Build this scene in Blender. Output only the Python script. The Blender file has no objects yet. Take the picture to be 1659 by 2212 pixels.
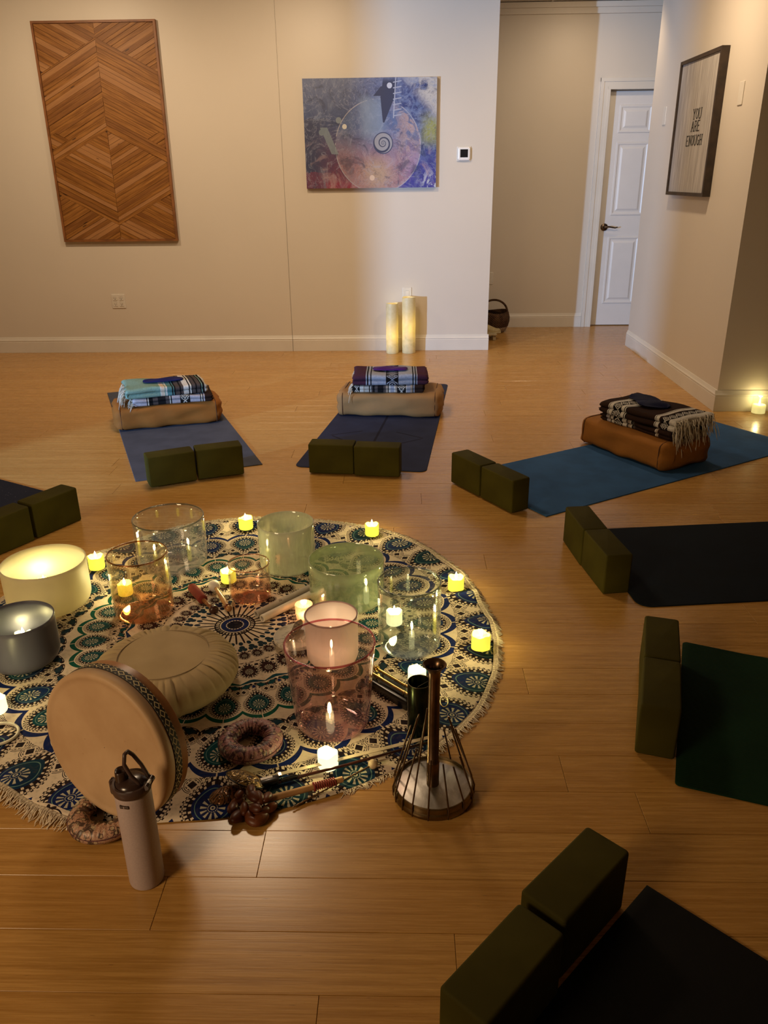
import bpy, math, random
from math import sin, cos, pi, radians, sqrt, atan2, exp
from mathutils import Vector, Matrix
C = bpy.context.scene.collection
scene = bpy.context.scene

# ------------------------------------------------------------------ camera
def set_camera():
    f, p, r, yw, h = 1720.84453, .396757267, -.0114782597, -.0260340172, 1.37707237
    cy, sy, cp, sp = cos(yw), sin(yw), cos(p), sin(p)
    fwd = Vector((sy*cp, cy*cp, -sp)); right = Vector((cy, -sy, 0)); up = right.cross(fwd)
    r2 = cos(r)*right + sin(r)*up; u2 = -sin(r)*right + cos(r)*up
    cam = bpy.data.cameras.new('camera'); o = bpy.data.objects.new('camera', cam); C.objects.link(o)
    m = Matrix((r2, u2, -fwd)).transposed().to_4x4(); m.translation = (0, 0, h)
    o.matrix_world = m
    cam.sensor_fit = 'HORIZONTAL'; cam.sensor_width = 36; cam.lens = f/1659*36
    cam.clip_start = .02; cam.clip_end = 60
    scene.camera = o
set_camera()
scene.view_settings.view_transform = 'Standard'
scene.view_settings.look = 'None'
scene.view_settings.gamma = 1
scene.view_settings.use_curve_mapping = False
scene.view_settings.exposure = 0.0
try:
    scene.cycles.transparent_max_bounces = 40
except Exception: pass
w = bpy.data.worlds.new('world'); scene.world = w; w.use_nodes = True
w.node_tree.nodes['Background'].inputs[0].default_value = (.9, .62, .4, 1)
w.node_tree.nodes['Background'].inputs[1].default_value = .10

# ------------------------------------------------------------------ lights
def light(name, kind, loc, energy, col, size=.1, target=None, angle=150, blend=1.0, parent=None, size_y=None):
    l = bpy.data.lights.new(name, kind); l.energy = energy; l.color = col
    if kind == 'AREA':
        l.size = size
        if size_y: l.shape = 'RECTANGLE'; l.size_y = size_y
    else: l.shadow_soft_size = size
    if kind == 'SPOT': l.spot_size = radians(angle); l.spot_blend = blend
    o = bpy.data.objects.new(name, l); C.objects.link(o); o.location = loc
    if target is not None:
        o.rotation_euler = (Vector(target)-Vector(loc)).to_track_quat('-Z', 'Y').to_euler()
    if parent: o.parent = parent
    return o
WARM = (1, .74, .47)
light('ceiling_lamp', 'SPOT', (-2.5, 5.40, 2.70), 84, WARM, .06, (-2.5, 6.9, .8), 150)
light('ceiling_lamp', 'SPOT', (-.75, 5.40, 2.70), 70, WARM, .06, (-.75, 6.9, .8), 150)
light('ceiling_lamp', 'SPOT', (1.25, 5.1, 2.70), 88, WARM, .06, (1.7, 6.0, .9), 150)
light('ceiling_lamp', 'SPOT', (1.6, 7.0, 2.66), 26, WARM, .07, (1.5, 8.0, .9), 160)
light('ceiling_panel_light', 'AREA', (-1.02, 4.15, 2.72), 30, (1, .74, .48), .55, (-1.02, 4.15, 0), size_y=.55)
light('front_fill_light', 'AREA', (-2.6, -1.0, 2.0), 12.5, (1, .70, .40), 1.0, (-.75, 1.6, .15), size_y=1.0).data.spread = radians(75)  # added warm fill from unseen front left, brightens the drum and near floor
light('street_light', 'SPOT', (-5.25, .1, 1.0), 2250, (.38, .62, 1.0), .05, (.6, 6.9, .95), 34, .5)

# ------------------------------------------------------------------ helpers
def srgb(r, g, b):
    f = lambda c: c/12.92 if c <= .04045 else ((c+.055)/1.055)**2.4
    return (f(r/255), f(g/255), f(b/255), 1)
def tag(o, label=None, cat=None, group=None, kind=None):
    if label: o['label'] = label
    if cat: o['category'] = cat
    if group: o['group'] = group
    if kind: o['kind'] = kind
    return o
def thing(name, loc, label, cat, rz=0, group=None, rot=None):
    o = bpy.data.objects.new(name, None); C.objects.link(o); o.empty_display_size = .05
    o.location = loc; o.rotation_euler = rot if rot else (0, 0, rz)
    return tag(o, label, cat, group)
class MB:
    def __init__(s): s.v = []; s.f = []; s.uv = None
    def add(s, vs, fs):
        n = len(s.v); s.v += [tuple(x) for x in vs]; s.f += [tuple(i+n for i in f) for f in fs]; return s
    def box(s, a, b):
        x0, y0, z0 = a; x1, y1, z1 = b
        return s.add([(x0,y0,z0),(x1,y0,z0),(x1,y1,z0),(x0,y1,z0),(x0,y0,z1),(x1,y0,z1),(x1,y1,z1),(x0,y1,z1)],
                     [(3,2,1,0),(4,5,6,7),(0,1,5,4),(1,2,6,5),(2,3,7,6),(3,0,4,7)])
    def bbox(s, a, b, c):            # box with chamfered edges: octagonal stack
        x0, y0, z0 = a; x1, y1, z1 = b
        def ring(i, z):
            return [(x0+i+c,y0+i,z),(x1-i-c,y0+i,z),(x1-i,y0+i+c,z),(x1-i,y1-i-c,z),(x1-i-c,y1-i,z),(x0+i+c,y1-i,z),(x0+i,y1-i-c,z),(x0+i,y0+i+c,z)]
        k = c*.3
        s.rings([ring(c, z0), ring(k, z0+k), ring(0, z0+c), ring(0, z1-c), ring(k, z1-k), ring(c, z1)], True, True); return s
    def rings(s, rs, c0=False, c1=False, closed=True):
        n = len(rs[0]); base = len(s.v)
        for r in rs: s.v += [tuple(p) for p in r]
        for i in range(len(rs)-1):
            for j in range(n if closed else n-1):
                k = (j+1) % n
                s.f.append((base+i*n+j, base+i*n+k, base+(i+1)*n+k, base+(i+1)*n+j))
        if c0: s.f.append(tuple(base+j for j in reversed(range(n))))
        if c1: s.f.append(tuple(base+(len(rs)-1)*n+j for j in range(n)))
        return s
    def lathe(s, prof, n=48, c=(0,0,0), c0=False, c1=False, wob=None):
        rs = []
        for (r, z) in prof:
            rs.append([(c[0]+r*cos(2*pi*j/n), c[1]+r*sin(2*pi*j/n), c[2]+z+(wob(2*pi*j/n, r, z) if wob else 0)) for j in range(n)])
        return s.rings(rs, c0, c1)
    def tube(s, pts, rad, n=8, caps=True, closed=False):
        P = [Vector(p) for p in pts]; m = len(P); rs = []; up = Vector((0,0,1)); prev = None
        for i in range(m):
            a = P[(i-1) % m] if (closed or i) else P[0]; b = P[(i+1) % m] if (closed or i < m-1) else P[-1]
            t = (b-a).normalized()
            if prev is None:
                u = t.cross(up)
                if u.length < 1e-3: u = t.cross(Vector((1,0,0)))
            else: u = prev - t*prev.dot(t)
            u.normalize(); prev = u; v = t.cross(u)
            r = rad[i] if isinstance(rad, (list, tuple)) else rad
            rs.append([P[i] + r*(cos(2*pi*j/n)*u + sin(2*pi*j/n)*v) for j in range(n)])
        if closed: rs.append(rs[0])
        return s.rings(rs, caps and not closed, caps and not closed)
    def sphere(s, c, r, n=16, m=10, sc=(1,1,1)):
        rs = []
        for i in range(m+1):
            a = -pi/2+pi*i/m; rr = max(cos(a), 1e-3)
            rs.append([(c[0]+sc[0]*r*rr*cos(2*pi*j/n), c[1]+sc[1]*r*rr*sin(2*pi*j/n), c[2]+sc[2]*r*sin(a)) for j in range(n)])
        return s.rings(rs, True, True)
    def poly(s, pts, t, axis='y'):   # extrude a polygon given in (x,z); thickness towards -y
        n = len(pts)
        return s.rings([[(x, 0, z) for x, z in pts], [(x, -t, z) for x, z in pts]], True, True)
    def xf(s, m):
        s.v = [tuple(m @ Vector(p)) for p in s.v]; return s
    def build(s, name, mat, parent=None, smooth=False, mods=None, angle=None):
        me = bpy.data.meshes.new(name); me.from_pydata(s.v, [], s.f); me.update()
        if smooth:
            me.polygons.foreach_set('use_smooth', [True]*len(me.polygons))
            if angle:
                try: me.set_sharp_from_angle(angle=radians(angle))
                except Exception: pass
        o = bpy.data.objects.new(name, me); C.objects.link(o)
        if mat: me.materials.append(mat)
        if parent: o.parent = parent
        return o
def place(o, loc=(0,0,0), rot=(0,0,0)):
    o.location = loc; o.rotation_euler = rot; return o
def struct(o): o['kind'] = 'structure'; return o
def dup(root, loc=None, rot=None, label=None, group=None):
    r = root.copy(); C.objects.link(r)
    if loc is not None: r.location = loc
    if rot is not None: r.rotation_euler = rot
    if label: r['label'] = label
    if group: r['group'] = group
    for ch in list(root.children):
        c = ch.copy(); C.objects.link(c); c.parent = r
        for g in ch.children:
            d = g.copy(); C.objects.link(d); d.parent = c
    return r

# ------------------------------------------------------------------ node expressions
class X:
    """a float socket in a shader tree, with arithmetic"""
    def __init__(s, t, k): s.t = t; s.k = k
    def op(s, o, *a, clamp=False):
        n = s.t.nodes.new('ShaderNodeMath'); n.operation = o; n.use_clamp = clamp
        for i, q in enumerate((s,)+a):
            if isinstance(q, X): s.t.links.new(q.k, n.inputs[i])
            else: n.inputs[i].default_value = q
        return X(s.t, n.outputs[0])
    def __add__(s, o): return s.op('ADD', o)
    __radd__ = __add__
    def __sub__(s, o): return s.op('SUBTRACT', o)
    def __rsub__(s, o): return (s*-1)+o
    def __mul__(s, o): return s.op('MULTIPLY', o)
    __rmul__ = __mul__
    def __truediv__(s, o): return s.op('DIVIDE', o)
    def gt(s, o): return s.op('GREATER_THAN', o)
    def lt(s, o): return s.op('LESS_THAN', o)
    def abs(s): return s.op('ABSOLUTE')
    def max(s, o): return s.op('MAXIMUM', o)
    def min(s, o): return s.op('MINIMUM', o)
    def sqrt(s): return s.op('SQRT')
    def cos(s): return s.op('COSINE')
    def sin(s): return s.op('SINE')
    def frac(s): return s.op('FRACT')
    def pow(s, o): return s.op('POWER', o)
    def at2(s, o): return s.op('ARCTAN2', o)
    def band(s, a, b): return s.gt(a)*s.lt(b)
    def step(s, a, b):
        n = s.t.nodes.new('ShaderNodeMapRange'); n.interpolation_type = 'SMOOTHSTEP'
        s.t.links.new(s.k, n.inputs[0])
        for i, q in ((1, a), (2, b)):
            if isinstance(q, X): s.t.links.new(q.k, n.inputs[i])
            else: n.inputs[i].default_value = q
        return X(s.t, n.outputs[0])
def hyp(a, b): return (a*a+b*b).sqrt()
class Mat:
    def __init__(s, name):
        s.m = bpy.data.materials.new(name); s.m.use_nodes = True; s.t = s.m.node_tree
        s.b = s.t.nodes['Principled BSDF']; s.out = s.t.nodes['Material Output']
    def tex(s, kind='Object', scale=(1,1,1), rot=(0,0,0)):
        n = s.t.nodes.new('ShaderNodeTexCoord'); m = s.t.nodes.new('ShaderNodeMapping')
        s.t.links.new(n.outputs[kind], m.inputs[0]); m.inputs['Scale'].default_value = scale; m.inputs['Rotation'].default_value = rot
        return m.outputs[0]
    def xyz(s, vec):
        n = s.t.nodes.new('ShaderNodeSeparateXYZ'); s.t.links.new(vec, n.inputs[0])
        return [X(s.t, n.outputs[i]) for i in range(3)]
    def vec(s, x, y, z):
        n = s.t.nodes.new('ShaderNodeCombineXYZ')
        for i, q in enumerate((x, y, z)):
            if isinstance(q, X): s.t.links.new(q.k, n.inputs[i])
            else: n.inputs[i].default_value = q
        return n.outputs[0]
    def noise(s, vec, scale, detail=3, rough=.5, dist=0.0):
        n = s.t.nodes.new('ShaderNodeTexNoise'); s.t.links.new(vec, n.inputs['Vector'])
        n.inputs['Scale'].default_value = scale; n.inputs['Detail'].default_value = detail
        n.inputs['Roughness'].default_value = rough; n.inputs['Distortion'].default_value = dist
        return X(s.t, n.outputs[0])
    def voro(s, vec, scale, feature='F1'):
        n = s.t.nodes.new('ShaderNodeTexVoronoi'); n.feature = feature; s.t.links.new(vec, n.inputs['Vector']); n.inputs['Scale'].default_value = scale
        return X(s.t, n.outputs['Distance'])
    def rand(s):
        n = s.t.nodes.new('ShaderNodeObjectInfo'); return X(s.t, n.outputs['Random'])
    def mix(s, f, a, b):
        n = s.t.nodes.new('ShaderNodeMix'); n.data_type = 'RGBA'; n.clamp_factor = True
        for i, q in ((0, f), (6, a), (7, b)):
            if isinstance(q, X): s.t.links.new(q.k, n.inputs[i])
            elif hasattr(q, 'links') or isinstance(q, bpy.types.NodeSocket): s.t.links.new(q, n.inputs[i])
            else: n.inputs[i].default_value = q if i == 0 else (tuple(q)+(1,))[:4]
        return n.outputs[2]
    def ramp(s, f, stops, const=False):
        n = s.t.nodes.new('ShaderNodeValToRGB'); s.t.links.new(f.k, n.inputs[0]); r = n.color_ramp
        r.interpolation = 'CONSTANT' if const else 'LINEAR'
        r.elements[0].position = stops[0][0]; r.elements[0].color = stops[0][1]
        r.elements[1].position = stops[1][0]; r.elements[1].color = stops[1][1]
        for p, c in stops[2:]:
            e = r.elements.new(p); e.color = c
        return n.outputs[0]
    def set(s, base=None, rough=None, metal=None, spec=None, **kw):
        def put(k, q):
            i = s.b.inputs[k]
            if isinstance(q, X): s.t.links.new(q.k, i)
            elif isinstance(q, bpy.types.NodeSocket): s.t.links.new(q, i)
            elif isinstance(q, (tuple, list)): i.default_value = (tuple(q)+(1,))[:len(i.default_value)]
            else: i.default_value = q
        if base is not None: put('Base Color', base)
        if rough is not None: put('Roughness', rough)
        if metal is not None: put('Metallic', metal)
        if spec is not None: put('Specular IOR Level', spec)
        for k, v in kw.items(): put(k.replace('_', ' '), v)
        return s
    def bump(s, h, strength=.3, dist=.002):
        n = s.t.nodes.new('ShaderNodeBump'); n.inputs['Strength'].default_value = strength; n.inputs['Distance'].default_value = dist
        s.t.links.new(h.k, n.inputs['Height']); s.t.links.new(n.outputs[0], s.b.inputs['Normal']); return s
def plain(name, col, rough=.6, metal=0, var=.12, scale=40, bump=0, spec=.5, bscale=None, **kw):
    m = Mat(name); v = m.tex(); n = m.noise(v, scale, 4)
    d = tuple(c*(1-var) for c in col[:3]); l = tuple(min(1, c*(1+var)) for c in col[:3])
    m.set(m.mix(n.step(.3, .7), d, l), rough, metal, spec, **kw)
    if bump: m.bump(m.noise(v, bscale or scale*8, 2), bump, .001)
    return m.m
def shader_mix(m, fac, a, b):
    n = m.t.nodes.new('ShaderNodeMixShader')
    if isinstance(fac, X): m.t.links.new(fac.k, n.inputs[0])
    elif isinstance(fac, (int, float)): n.inputs[0].default_value = fac
    else: m.t.links.new(fac, n.inputs[0])
    m.t.links.new(a, n.inputs[1]); m.t.links.new(b, n.inputs[2]); return n.outputs[0]
def node(m, kind, **kw):
    n = m.t.nodes.new(kind)
    for k, v in kw.items():
        i = n.inputs[k]
        if isinstance(v, X): m.t.links.new(v.k, i)
        elif isinstance(v, bpy.types.NodeSocket): m.t.links.new(v, i)
        else: i.default_value = (tuple(v)+(1,))[:4] if isinstance(v, (tuple, list)) else v
    return n.outputs[0]
def thinf(m, k, f0=.06):
    lw = m.t.nodes.new('ShaderNodeLayerWeight'); lw.inputs['Blend'].default_value = .5
    return (X(m.t, lw.outputs['Facing']).pow(3.6)*(1-f0)+f0)*k
def glass(name, tint, cloud=0.0, cloudcol=(.8,.8,.8), rough=.02, refl=.9, ior=1.5, low=None, gcol=(1,1,1)):
    """thin crystal wall: tinted see-through, mirror by Fresnel, a milky share `cloud`; low=(z0,z1,tint2) tints the foot"""
    m = Mat(name); m.t.nodes.remove(m.b)
    col = tint
    v = m.tex(); x, y, z = m.xyz(v)
    if low: col = m.mix(z.step(low[0], low[1]), tint, low[2])
    tr = node(m, 'ShaderNodeBsdfTransparent', Color=col)
    gl = node(m, 'ShaderNodeBsdfGlossy', Color=gcol, Roughness=rough)
    fr = thinf(m, refl)
    s = shader_mix(m, fr, tr, gl)
    if cloud:
        di = node(m, 'ShaderNodeBsdfDiffuse', Color=cloudcol); tl = node(m, 'ShaderNodeBsdfTranslucent', Color=cloudcol)
        mil = shader_mix(m, .5, di, tl)
        if callable(cloud): cf = cloud(m, x, y, z, v)
        else: cf = m.noise(v, 9, 4, .6).step(.3, .75)*cloud*1.3
        s = shader_mix(m, fr, shader_mix(m, cf, tr, mil), gl)
    m.t.links.new(s, m.out.inputs[0]); return m.m
def emit(name, col, strength):
    m = Mat(name); m.t.nodes.remove(m.b)
    m.t.links.new(node(m, 'ShaderNodeEmission', Color=col, Strength=strength), m.out.inputs[0]); return m.m

# ------------------------------------------------------------------ materials of the room
def wall_mat():
    m = Mat('wall_paint'); v = m.tex(); n = m.noise(v, 1.3, 3)
    m.set(m.mix(n, (.60, .545, .465), (.66, .60, .52)), .42, 0, .45); m.bump(m.noise(v, 260, 2), .10, .001); return m.m
WALL = wall_mat()
TRIM = plain('trim_paint', (.66, .62, .55), .35, var=.03, scale=5)
DOORM = plain('door_paint', (.70, .68, .66), .35, var=.02, scale=5)
def floor_mat(name, boards=False):
    m = Mat(name); v = m.tex(); x, y, z = m.xyz(v); r = m.rand()
    vv = m.vec(x*1.6+r*37, y*75+r*91, 0.0)
    a = m.noise(vv, 1.0, 4, .6); b = m.noise(m.vec(x*9+r*17, y*300, 1.0), 1.0, 2, .6)
    c = m.noise(m.vec(x*22, y*240+r*50, 3.0), 1.0, 3, .6).step(.66, .76)
    f = a*.6+b*.4
    base = m.mix(f.step(.32, .68), (.35, .176, .040), (.54, .305, .090))
    base = m.mix(r*.28, base, (.34, .15, .025))
    base = m.mix(c*.7, base, (.11, .045, .012))
    if boards:
        l = (y*(1/.1322)).frac(); base = m.mix(l.lt(.01), base, (.03, .015, .006))
    m.set(base, (b*.10)+.22, 0, .42); m.b.inputs['Coat Weight'].default_value = .12; m.b.inputs['Coat Roughness'].default_value = .12
    m.bump(f, .12, .0015); return m.m
FLOORB = floor_mat('bamboo_subfloor', True); PLANK = floor_mat('bamboo_plank')
CEIL = plain('ceiling_tile', (.62, .57, .50), .9, var=.15, scale=60)
GRID = plain('grid_metal', (.55, .52, .46), .4)

# ------------------------------------------------------------------ the room
YB, YH = 6.915, 8.03          # main back wall, hall wall
XR, YR = 1.966, 4.93          # side wall on the right, its front end
bm = MB().box((-4.3, -3.3, -.12), (4.5, 9.5, -.004)); fl = struct(bm.build('floor', FLOORB))
rnd = random.Random(4)
offs = {0: None}
PW = .1322; Y0 = 1.396
known = {-1: -.315, 0: .56, 1: .40, -2: -.506, 4: .362, 15: .085, -3: .1, 2: -.9, 3: 1.1}   # butt joints seen per row
planks = 0
for k in range(-14, 52):
    ya = Y0+k*PW; yb = ya+PW
    if yb < -.4 or ya > YH: continue
    x0, x1 = -4.2, 4.2
    if ya < 1.9: x0, x1 = -2.0, 2.0
    elif ya < 3.2: x0, x1 = -3.0, 3.0
    if ya > YR-.02: x1 = XR+.005
    if ya > YB-.02: x0, x1 = .62, 2.9
    if YB-.14 < ya <= YB-.02: yb = min(yb, ya+PW)
    j = known.get(k, rnd.uniform(-.9, .9)); L = 1.83
    xs = [j+L*i for i in range(-4, 5)]
    xs = [x0]+[q for q in xs if x0+.05 < q < x1-.05]+[x1]
    for a, b in zip(xs[:-1], xs[1:]):
        if planks >= 298: break
        g = .0005; z = rnd.uniform(-.0002, .0002); e = .0006
        p = MB(); p.rings([[(a+g,ya+g,-.004),(b-g,ya+g,-.004),(b-g,yb-g,-.004),(a+g,yb-g,-.004)],
                           [(a+g,ya+g,z-e),(b-g,ya+g,z-e),(b-g,yb-g,z-e),(a+g,yb-g,z-e)],
                           [(a+g+e,ya+g+e,z),(b-g-e,ya+g+e,z),(b-g-e,yb-g-e,z),(a+g+e,yb-g-e,z)]], False, True)
        p.build('floor_plank', PLANK, fl); planks += 1

T = .14
H = 2.765
struct(MB().box((-.951, YB, 0), (.724, YB+T, H)).build('wall_back', WALL))
struct(MB().box((-4.2, YB, 0), (-.956, YB+T, H)).box((-.956, YB+.012, 0), (-.951, YB+T, H)).build('wall_back_left', WALL))
struct(MB().box((XR, YR, 0), (4.4, YR+2.14, H)).build('wall_right', WALL))
struct(MB().box((4.26, -3.2, 0), (4.4, YR-.001, H)).build('wall_far_right', WALL))
struct(MB().box((-4.34, -3.2, 0), (4.4, -3.06, H)).build('wall_front', WALL))
# left wall with an uncurtained window opening
wy0, wy1, wz0, wz1 = 1.0, 1.73, .45, 2.0
struct(MB().box((-4.2, -3.06, 0), (-4.06, wy0, H)).box((-4.2, wy1, 0), (-4.06, YB+T, H)).box((-4.2, wy0, 0), (-4.06, wy1, wz0)).box((-4.2, wy0, wz1), (-4.06, wy1, H)).build('wall_left', WALL))
wf = MB()
for a, b in (((-4.21, wy0-.05, wz0-.05), (-4.05, wy0, wz1+.05)), ((-4.21, wy1, wz0-.05), (-4.05, wy1+.05, wz1+.05)), ((-4.21, wy0, wz0-.05), (-4.03, wy1, wz0)), ((-4.21, wy0, wz1), (-4.05, wy1, wz1+.05))): wf.box(a, b)
struct(wf.build('window_1', TRIM))
# hall wall with door opening
dx0, dx1, dz1 = 1.845, 2.775, 2.088
struct(MB().box((-.6, YH, 0), (dx0, YH+T, H)).box((dx1, YH, 0), (3.6, YH+T, H)).box((dx0, YH, dz1), (dx1, YH+T, H)).build('wall_hall', WALL))
struct(MB().box((-.74, YB+T, 0), (-.6, YH+T, H)).build('wall_hall_left', WALL))
struct(MB().box((3.6, YR+2.14, 0), (3.74, YH+T, H)).build('wall_hall_right', WALL))
ce = struct(MB().box((-4.34, -3.2, H), (4.4, 9.2, H+.12)).build('ceiling', CEIL))
# drop-ceiling tiles and grid over the hall side
for i in range(6):
    for j in range(5):
        xa = -.55+i*.61; ya = 5.34+j*.61
        if ya+.6 > YH-.01: 
            if ya > YH-.1: continue
        yb = min(ya+.585, YH-.03)
        if yb > YB-.02 and ya < YB+T+.02 and xa < .73: continue
        if xa+.59 > XR-.01 and ya < YR+2.16 : continue
        MB().box((xa+.012, ya+.012, H-.008), (xa+.598, yb, H+.001)).build('ceiling_tile', CEIL, ce)
for i in range(5):
    xa = -.55+i*.61
    if xa > .75 and xa < XR-.02: MB().box((xa-.011, 5.4, H-.012), (xa+.011, YH-.03, H)).build('ceiling_grid_bar', GRID, ce)
MB().box((.74, YH-.62, H-.012), (XR, YH-.598, H)).build('ceiling_grid_bar', GRID, ce)
struct(MB().box((-.58, YH-.028, H-.10), (3.58, YH, H-.055)).box((-.58, YH-.05, H-.055), (3.58, YH, H-.014)).build('trim_1', WALL))

def baseboard(name, p0, p1, nrm, h=.132):
    """profile swept from p0 to p1 on the floor, facing nrm"""
    prof = [(0, 0), (.014, 0), (.014, h*.70), (.0115, h*.735), (.0145, h*.76), (.0145, h*.80), (.010, h*.86), (.007, h*.93), (.004, h), (0, h)]
    m = MB()
    m.rings([[(q[0]+nrm[0]*a, q[1]+nrm[1]*a, z+.0005) for a, z in prof] for q in (p0, p1)], True, True)
    return struct(m.build(name, TRIM))
baseboard('baseboard_back', (-.950, YB), (.735, YB), (0, -1))
baseboard('baseboard_back_left', (-4.05, YB), (-.954, YB), (0, -1))
baseboard('baseboard_end', (.724, YB), (.724, YB+T), (1, 0))
baseboard('baseboard_hall', (-.55, YH), (1.755, YH), (0, -1))
baseboard('baseboard_right', (XR, YR+2.14), (XR, YR+.0002), (-1, 0))
baseboard('baseboard_right_front', (XR-.0145, YR), (4.25, YR), (0, -1))

# door casing and door
ca = MB()
def casing(x0, x1, z0, z1):
    ca.box((x0, YH-.012, z0), (x1, YH, z1))
for x0, x1 in ((dx0-.088, dx0+.004), (dx1-.004, dx1+.088)):
    for i, (a, b, d) in enumerate(((0, .030, .020), (.030, .070, .014), (.070, .088, .018))):
        aa, bb = (x0+a, x0+b+.004*(i == 2)) if x0 < 2 else (x1-b, x1-a)
        ca.box((aa, YH-d, .0005), (bb, YH, dz1+.088-a))
for a, b, d in ((0, .030, .020), (.030, .070, .014), (.070, .088, .018)):
    ca.box((dx0-.088+a, YH-d-.0005, dz1+.088-b-.004*(a > .05)), (dx1+.088-a, YH, dz1+.088-a))
ca.box((dx0-.001, YH-.004, 0), (dx0+.005, YH+T, dz1)).box((dx1-.005, YH-.004, 0), (dx1+.001, YH+T, dz1)).box((dx0, YH-.004, dz1-.004), (dx1, YH+T, dz1+.001))
struct(ca.build('trim_2', TRIM))
YD = YH+.06
d = MB().box((dx0+.012, YD, .008), (dx1-.008, YD+.04, dz1-.012)).build('door_1', DOORM); struct(d)
wp = .30
for xa in (dx0+.118, dx0+.118+wp+.105):
    for za, zb in ((1.735, 1.965), (1.03, 1.66), (.215, .84)):
        p = MB(); n = lambda i, y: [(xa+i, y, za+i), (xa+wp-i, y, za+i), (xa+wp-i, y, zb-i), (xa+i, y, zb-i)]
        p.rings([n(0, YD), n(.004, YD-.007), n(.016, YD-.007), n(.026, YD-.0015), n(.040, YD-.0015), n(.058, YD-.009)], False, True)
        p.build('panel', DOORM, d)
BRONZE = plain('lever_metal', (.13, .10, .075), .28, 1, .1)
hp = Vector((dx0+.072, YD, .925))
hm = MB().lathe([(.001, 0), (.034, 0), (.033, .006), (.024, .012), (.012, .014), (.011, .045), (.001, .047)], 28)
hm.xf(Matrix.Translation(hp) @ Matrix.Rotation(pi/2, 4, 'X'))
hm.tube([hp+Vector((0, -.044, 0)), hp+Vector((.03, -.048, .006)), hp+Vector((.065, -.047, .0)), hp+Vector((.095, -.044, -.006)), hp+Vector((.118, -.042, .001))], [.0085, .008, .007, .006, .005], 10)
hm.build('door_lever', BRONZE, d, True, angle=40)
MB().box((dx0+.009, YD+.004, .90), (dx0+.014, YD+.03, .96)).build('strike_plate', BRONZE, d)

# ------------------------------------------------------------------ wall plates, thermostat
PLATE = plain('plate_plastic', (.66, .62, .55), .35, var=.02); DARK = plain('dark_plastic', (.012, .012, .012), .25, var=.1)
def plate(name, x, z, w_, h_, label, cat, face='back', y=None):
    m = MB().bbox((-w_/2, -h_/2, 0), (w_/2, h_/2, .006), .003)
    if face == 'back': mt = Matrix.Translation((x, y, z)) @ Matrix.Rotation(pi/2, 4, 'X')
    else: mt = Matrix.Translation((x, y, z)) @ Matrix.Rotation(-pi/2, 4, 'Z') @ Matrix.Rotation(pi/2, 4, 'X')
    o = m.build(name, PLATE if face != 'paint' else WALL); o.matrix_world = mt
    return tag(o, label, cat)
q = plate('quad_outlet', -2.424, .433, .116, .118, 'square cream electrical outlet with four sockets under the wooden panel', 'outlet', y=YB)
for i in (-1, 1):
    for j in (-1, 1):
        s = MB().bbox((i*.026-.017, j*.024-.017, .006), (i*.026+.017, j*.024+.017, .0085), .004).build('socket', PLATE, q)
        MB().box((i*.026-.008, j*.024-.002, .0084), (i*.026-.005, j*.024+.007, .0088)).box((i*.026+.005, j*.024-.002, .0084), (i*.026+.008, j*.024+.007, .0088)).box((i*.026-.003, j*.024-.010, .0084), (i*.026+.003, j*.024-.005, .0088)).build('socket_slot', DARK, s)
q = plate('outlet_plate', .035, .468, .078, .12, 'plain white outlet plate on the wall behind the tall candles', 'outlet', y=YB)
MB().bbox((-.018, -.036, .006), (.018, .036, .0075), .003).build('cover', PLATE, q)
plate('outlet_plate', .80+.04, .47, .07, .115, 'cream outlet plate on the hall wall above the basket', 'outlet', y=YH)
plate('blank_plate', XR, 1.81, .07, .125, 'blank cream wall plate on the side wall, nearer the camera than the framed sign', 'wall plate', 'side', y=5.245)
plate('blank_plate', XR, 1.785, .07, .125, 'blank cream wall plate on the side wall, between the framed sign and the door', 'wall plate', 'side', y=6.70)
plate('blank_plate', 2.245, 1.17, .16, .14, 'wide painted wall plate on the end wall at the right edge of the photo', 'wall plate', 'back', y=YR)
t = thing('thermostat', (.484, YB, 1.548), 'white square thermostat with a dark screen beside the blue painting', 'thermostat')
MB().bbox((-.055, -.055, 0), (.055, .055, .006), .003).xf(Matrix.Rotation(pi/2, 4, 'X')).build('wall_plate', PLATE, t)
TH = plain('white_plastic', (.8, .79, .77), .3, var=.01)
MB().bbox((-.048, -.048, .006), (.048, .048, .026), .008).xf(Matrix.Rotation(pi/2, 4, 'X')).build('body', TH, t)
MB().box((-.030, -.026, .026), (.030, .032, .0268)).xf(Matrix.Rotation(pi/2, 4, 'X')).build('screen', DARK, t)

# ------------------------------------------------------------------ wooden chevron panel
def slat_mat(name, ang):
    m = Mat(name); v = m.tex(rot=(0, ang, 0)); x, y, z = m.xyz(v); r = m.rand()
    n = m.noise(m.vec(x*5+r*60, r*9, z*75), 1.0, 4, .6); k = m.voro(m.vec(x*2.2+r*31, r*7, z*13), 1.6)
    base = m.mix(n.step(.3, .72), (.17, .062, .009), (.34, .150, .035))
    base = m.mix(r.gt(.82)*.45, base, (.42, .22, .10))
    base = m.mix(r.lt(.2)*.4, base, (.14, .05, .014))
    base = m.mix(k.lt(.075), base, (.05, .018, .006))
    m.set(base, .5, 0, .3); m.bump(n, .15, .001); return m.m
SLA = slat_mat('pine_slat_falling', radians(-27.5)); SLB = slat_mat('pine_slat_rising', radians(27.5))
FRW = plain('panel_frame_wood', (.20, .075, .02), .5, scale=12, var=.25)
pW, pH = .944, 1.576
t = thing('wood_wall_panel', (-2.326, YB, .918), 'tall wooden wall panel of slats set in chevrons and diamonds', 'wall art')
MB().box((-pW/2+.006, -.012, .006), (pW/2-.006, 0, pH-.006)).build('backing', plain('panel_backing', (.07, .025, .008), .7), t)
fb = .016
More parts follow.
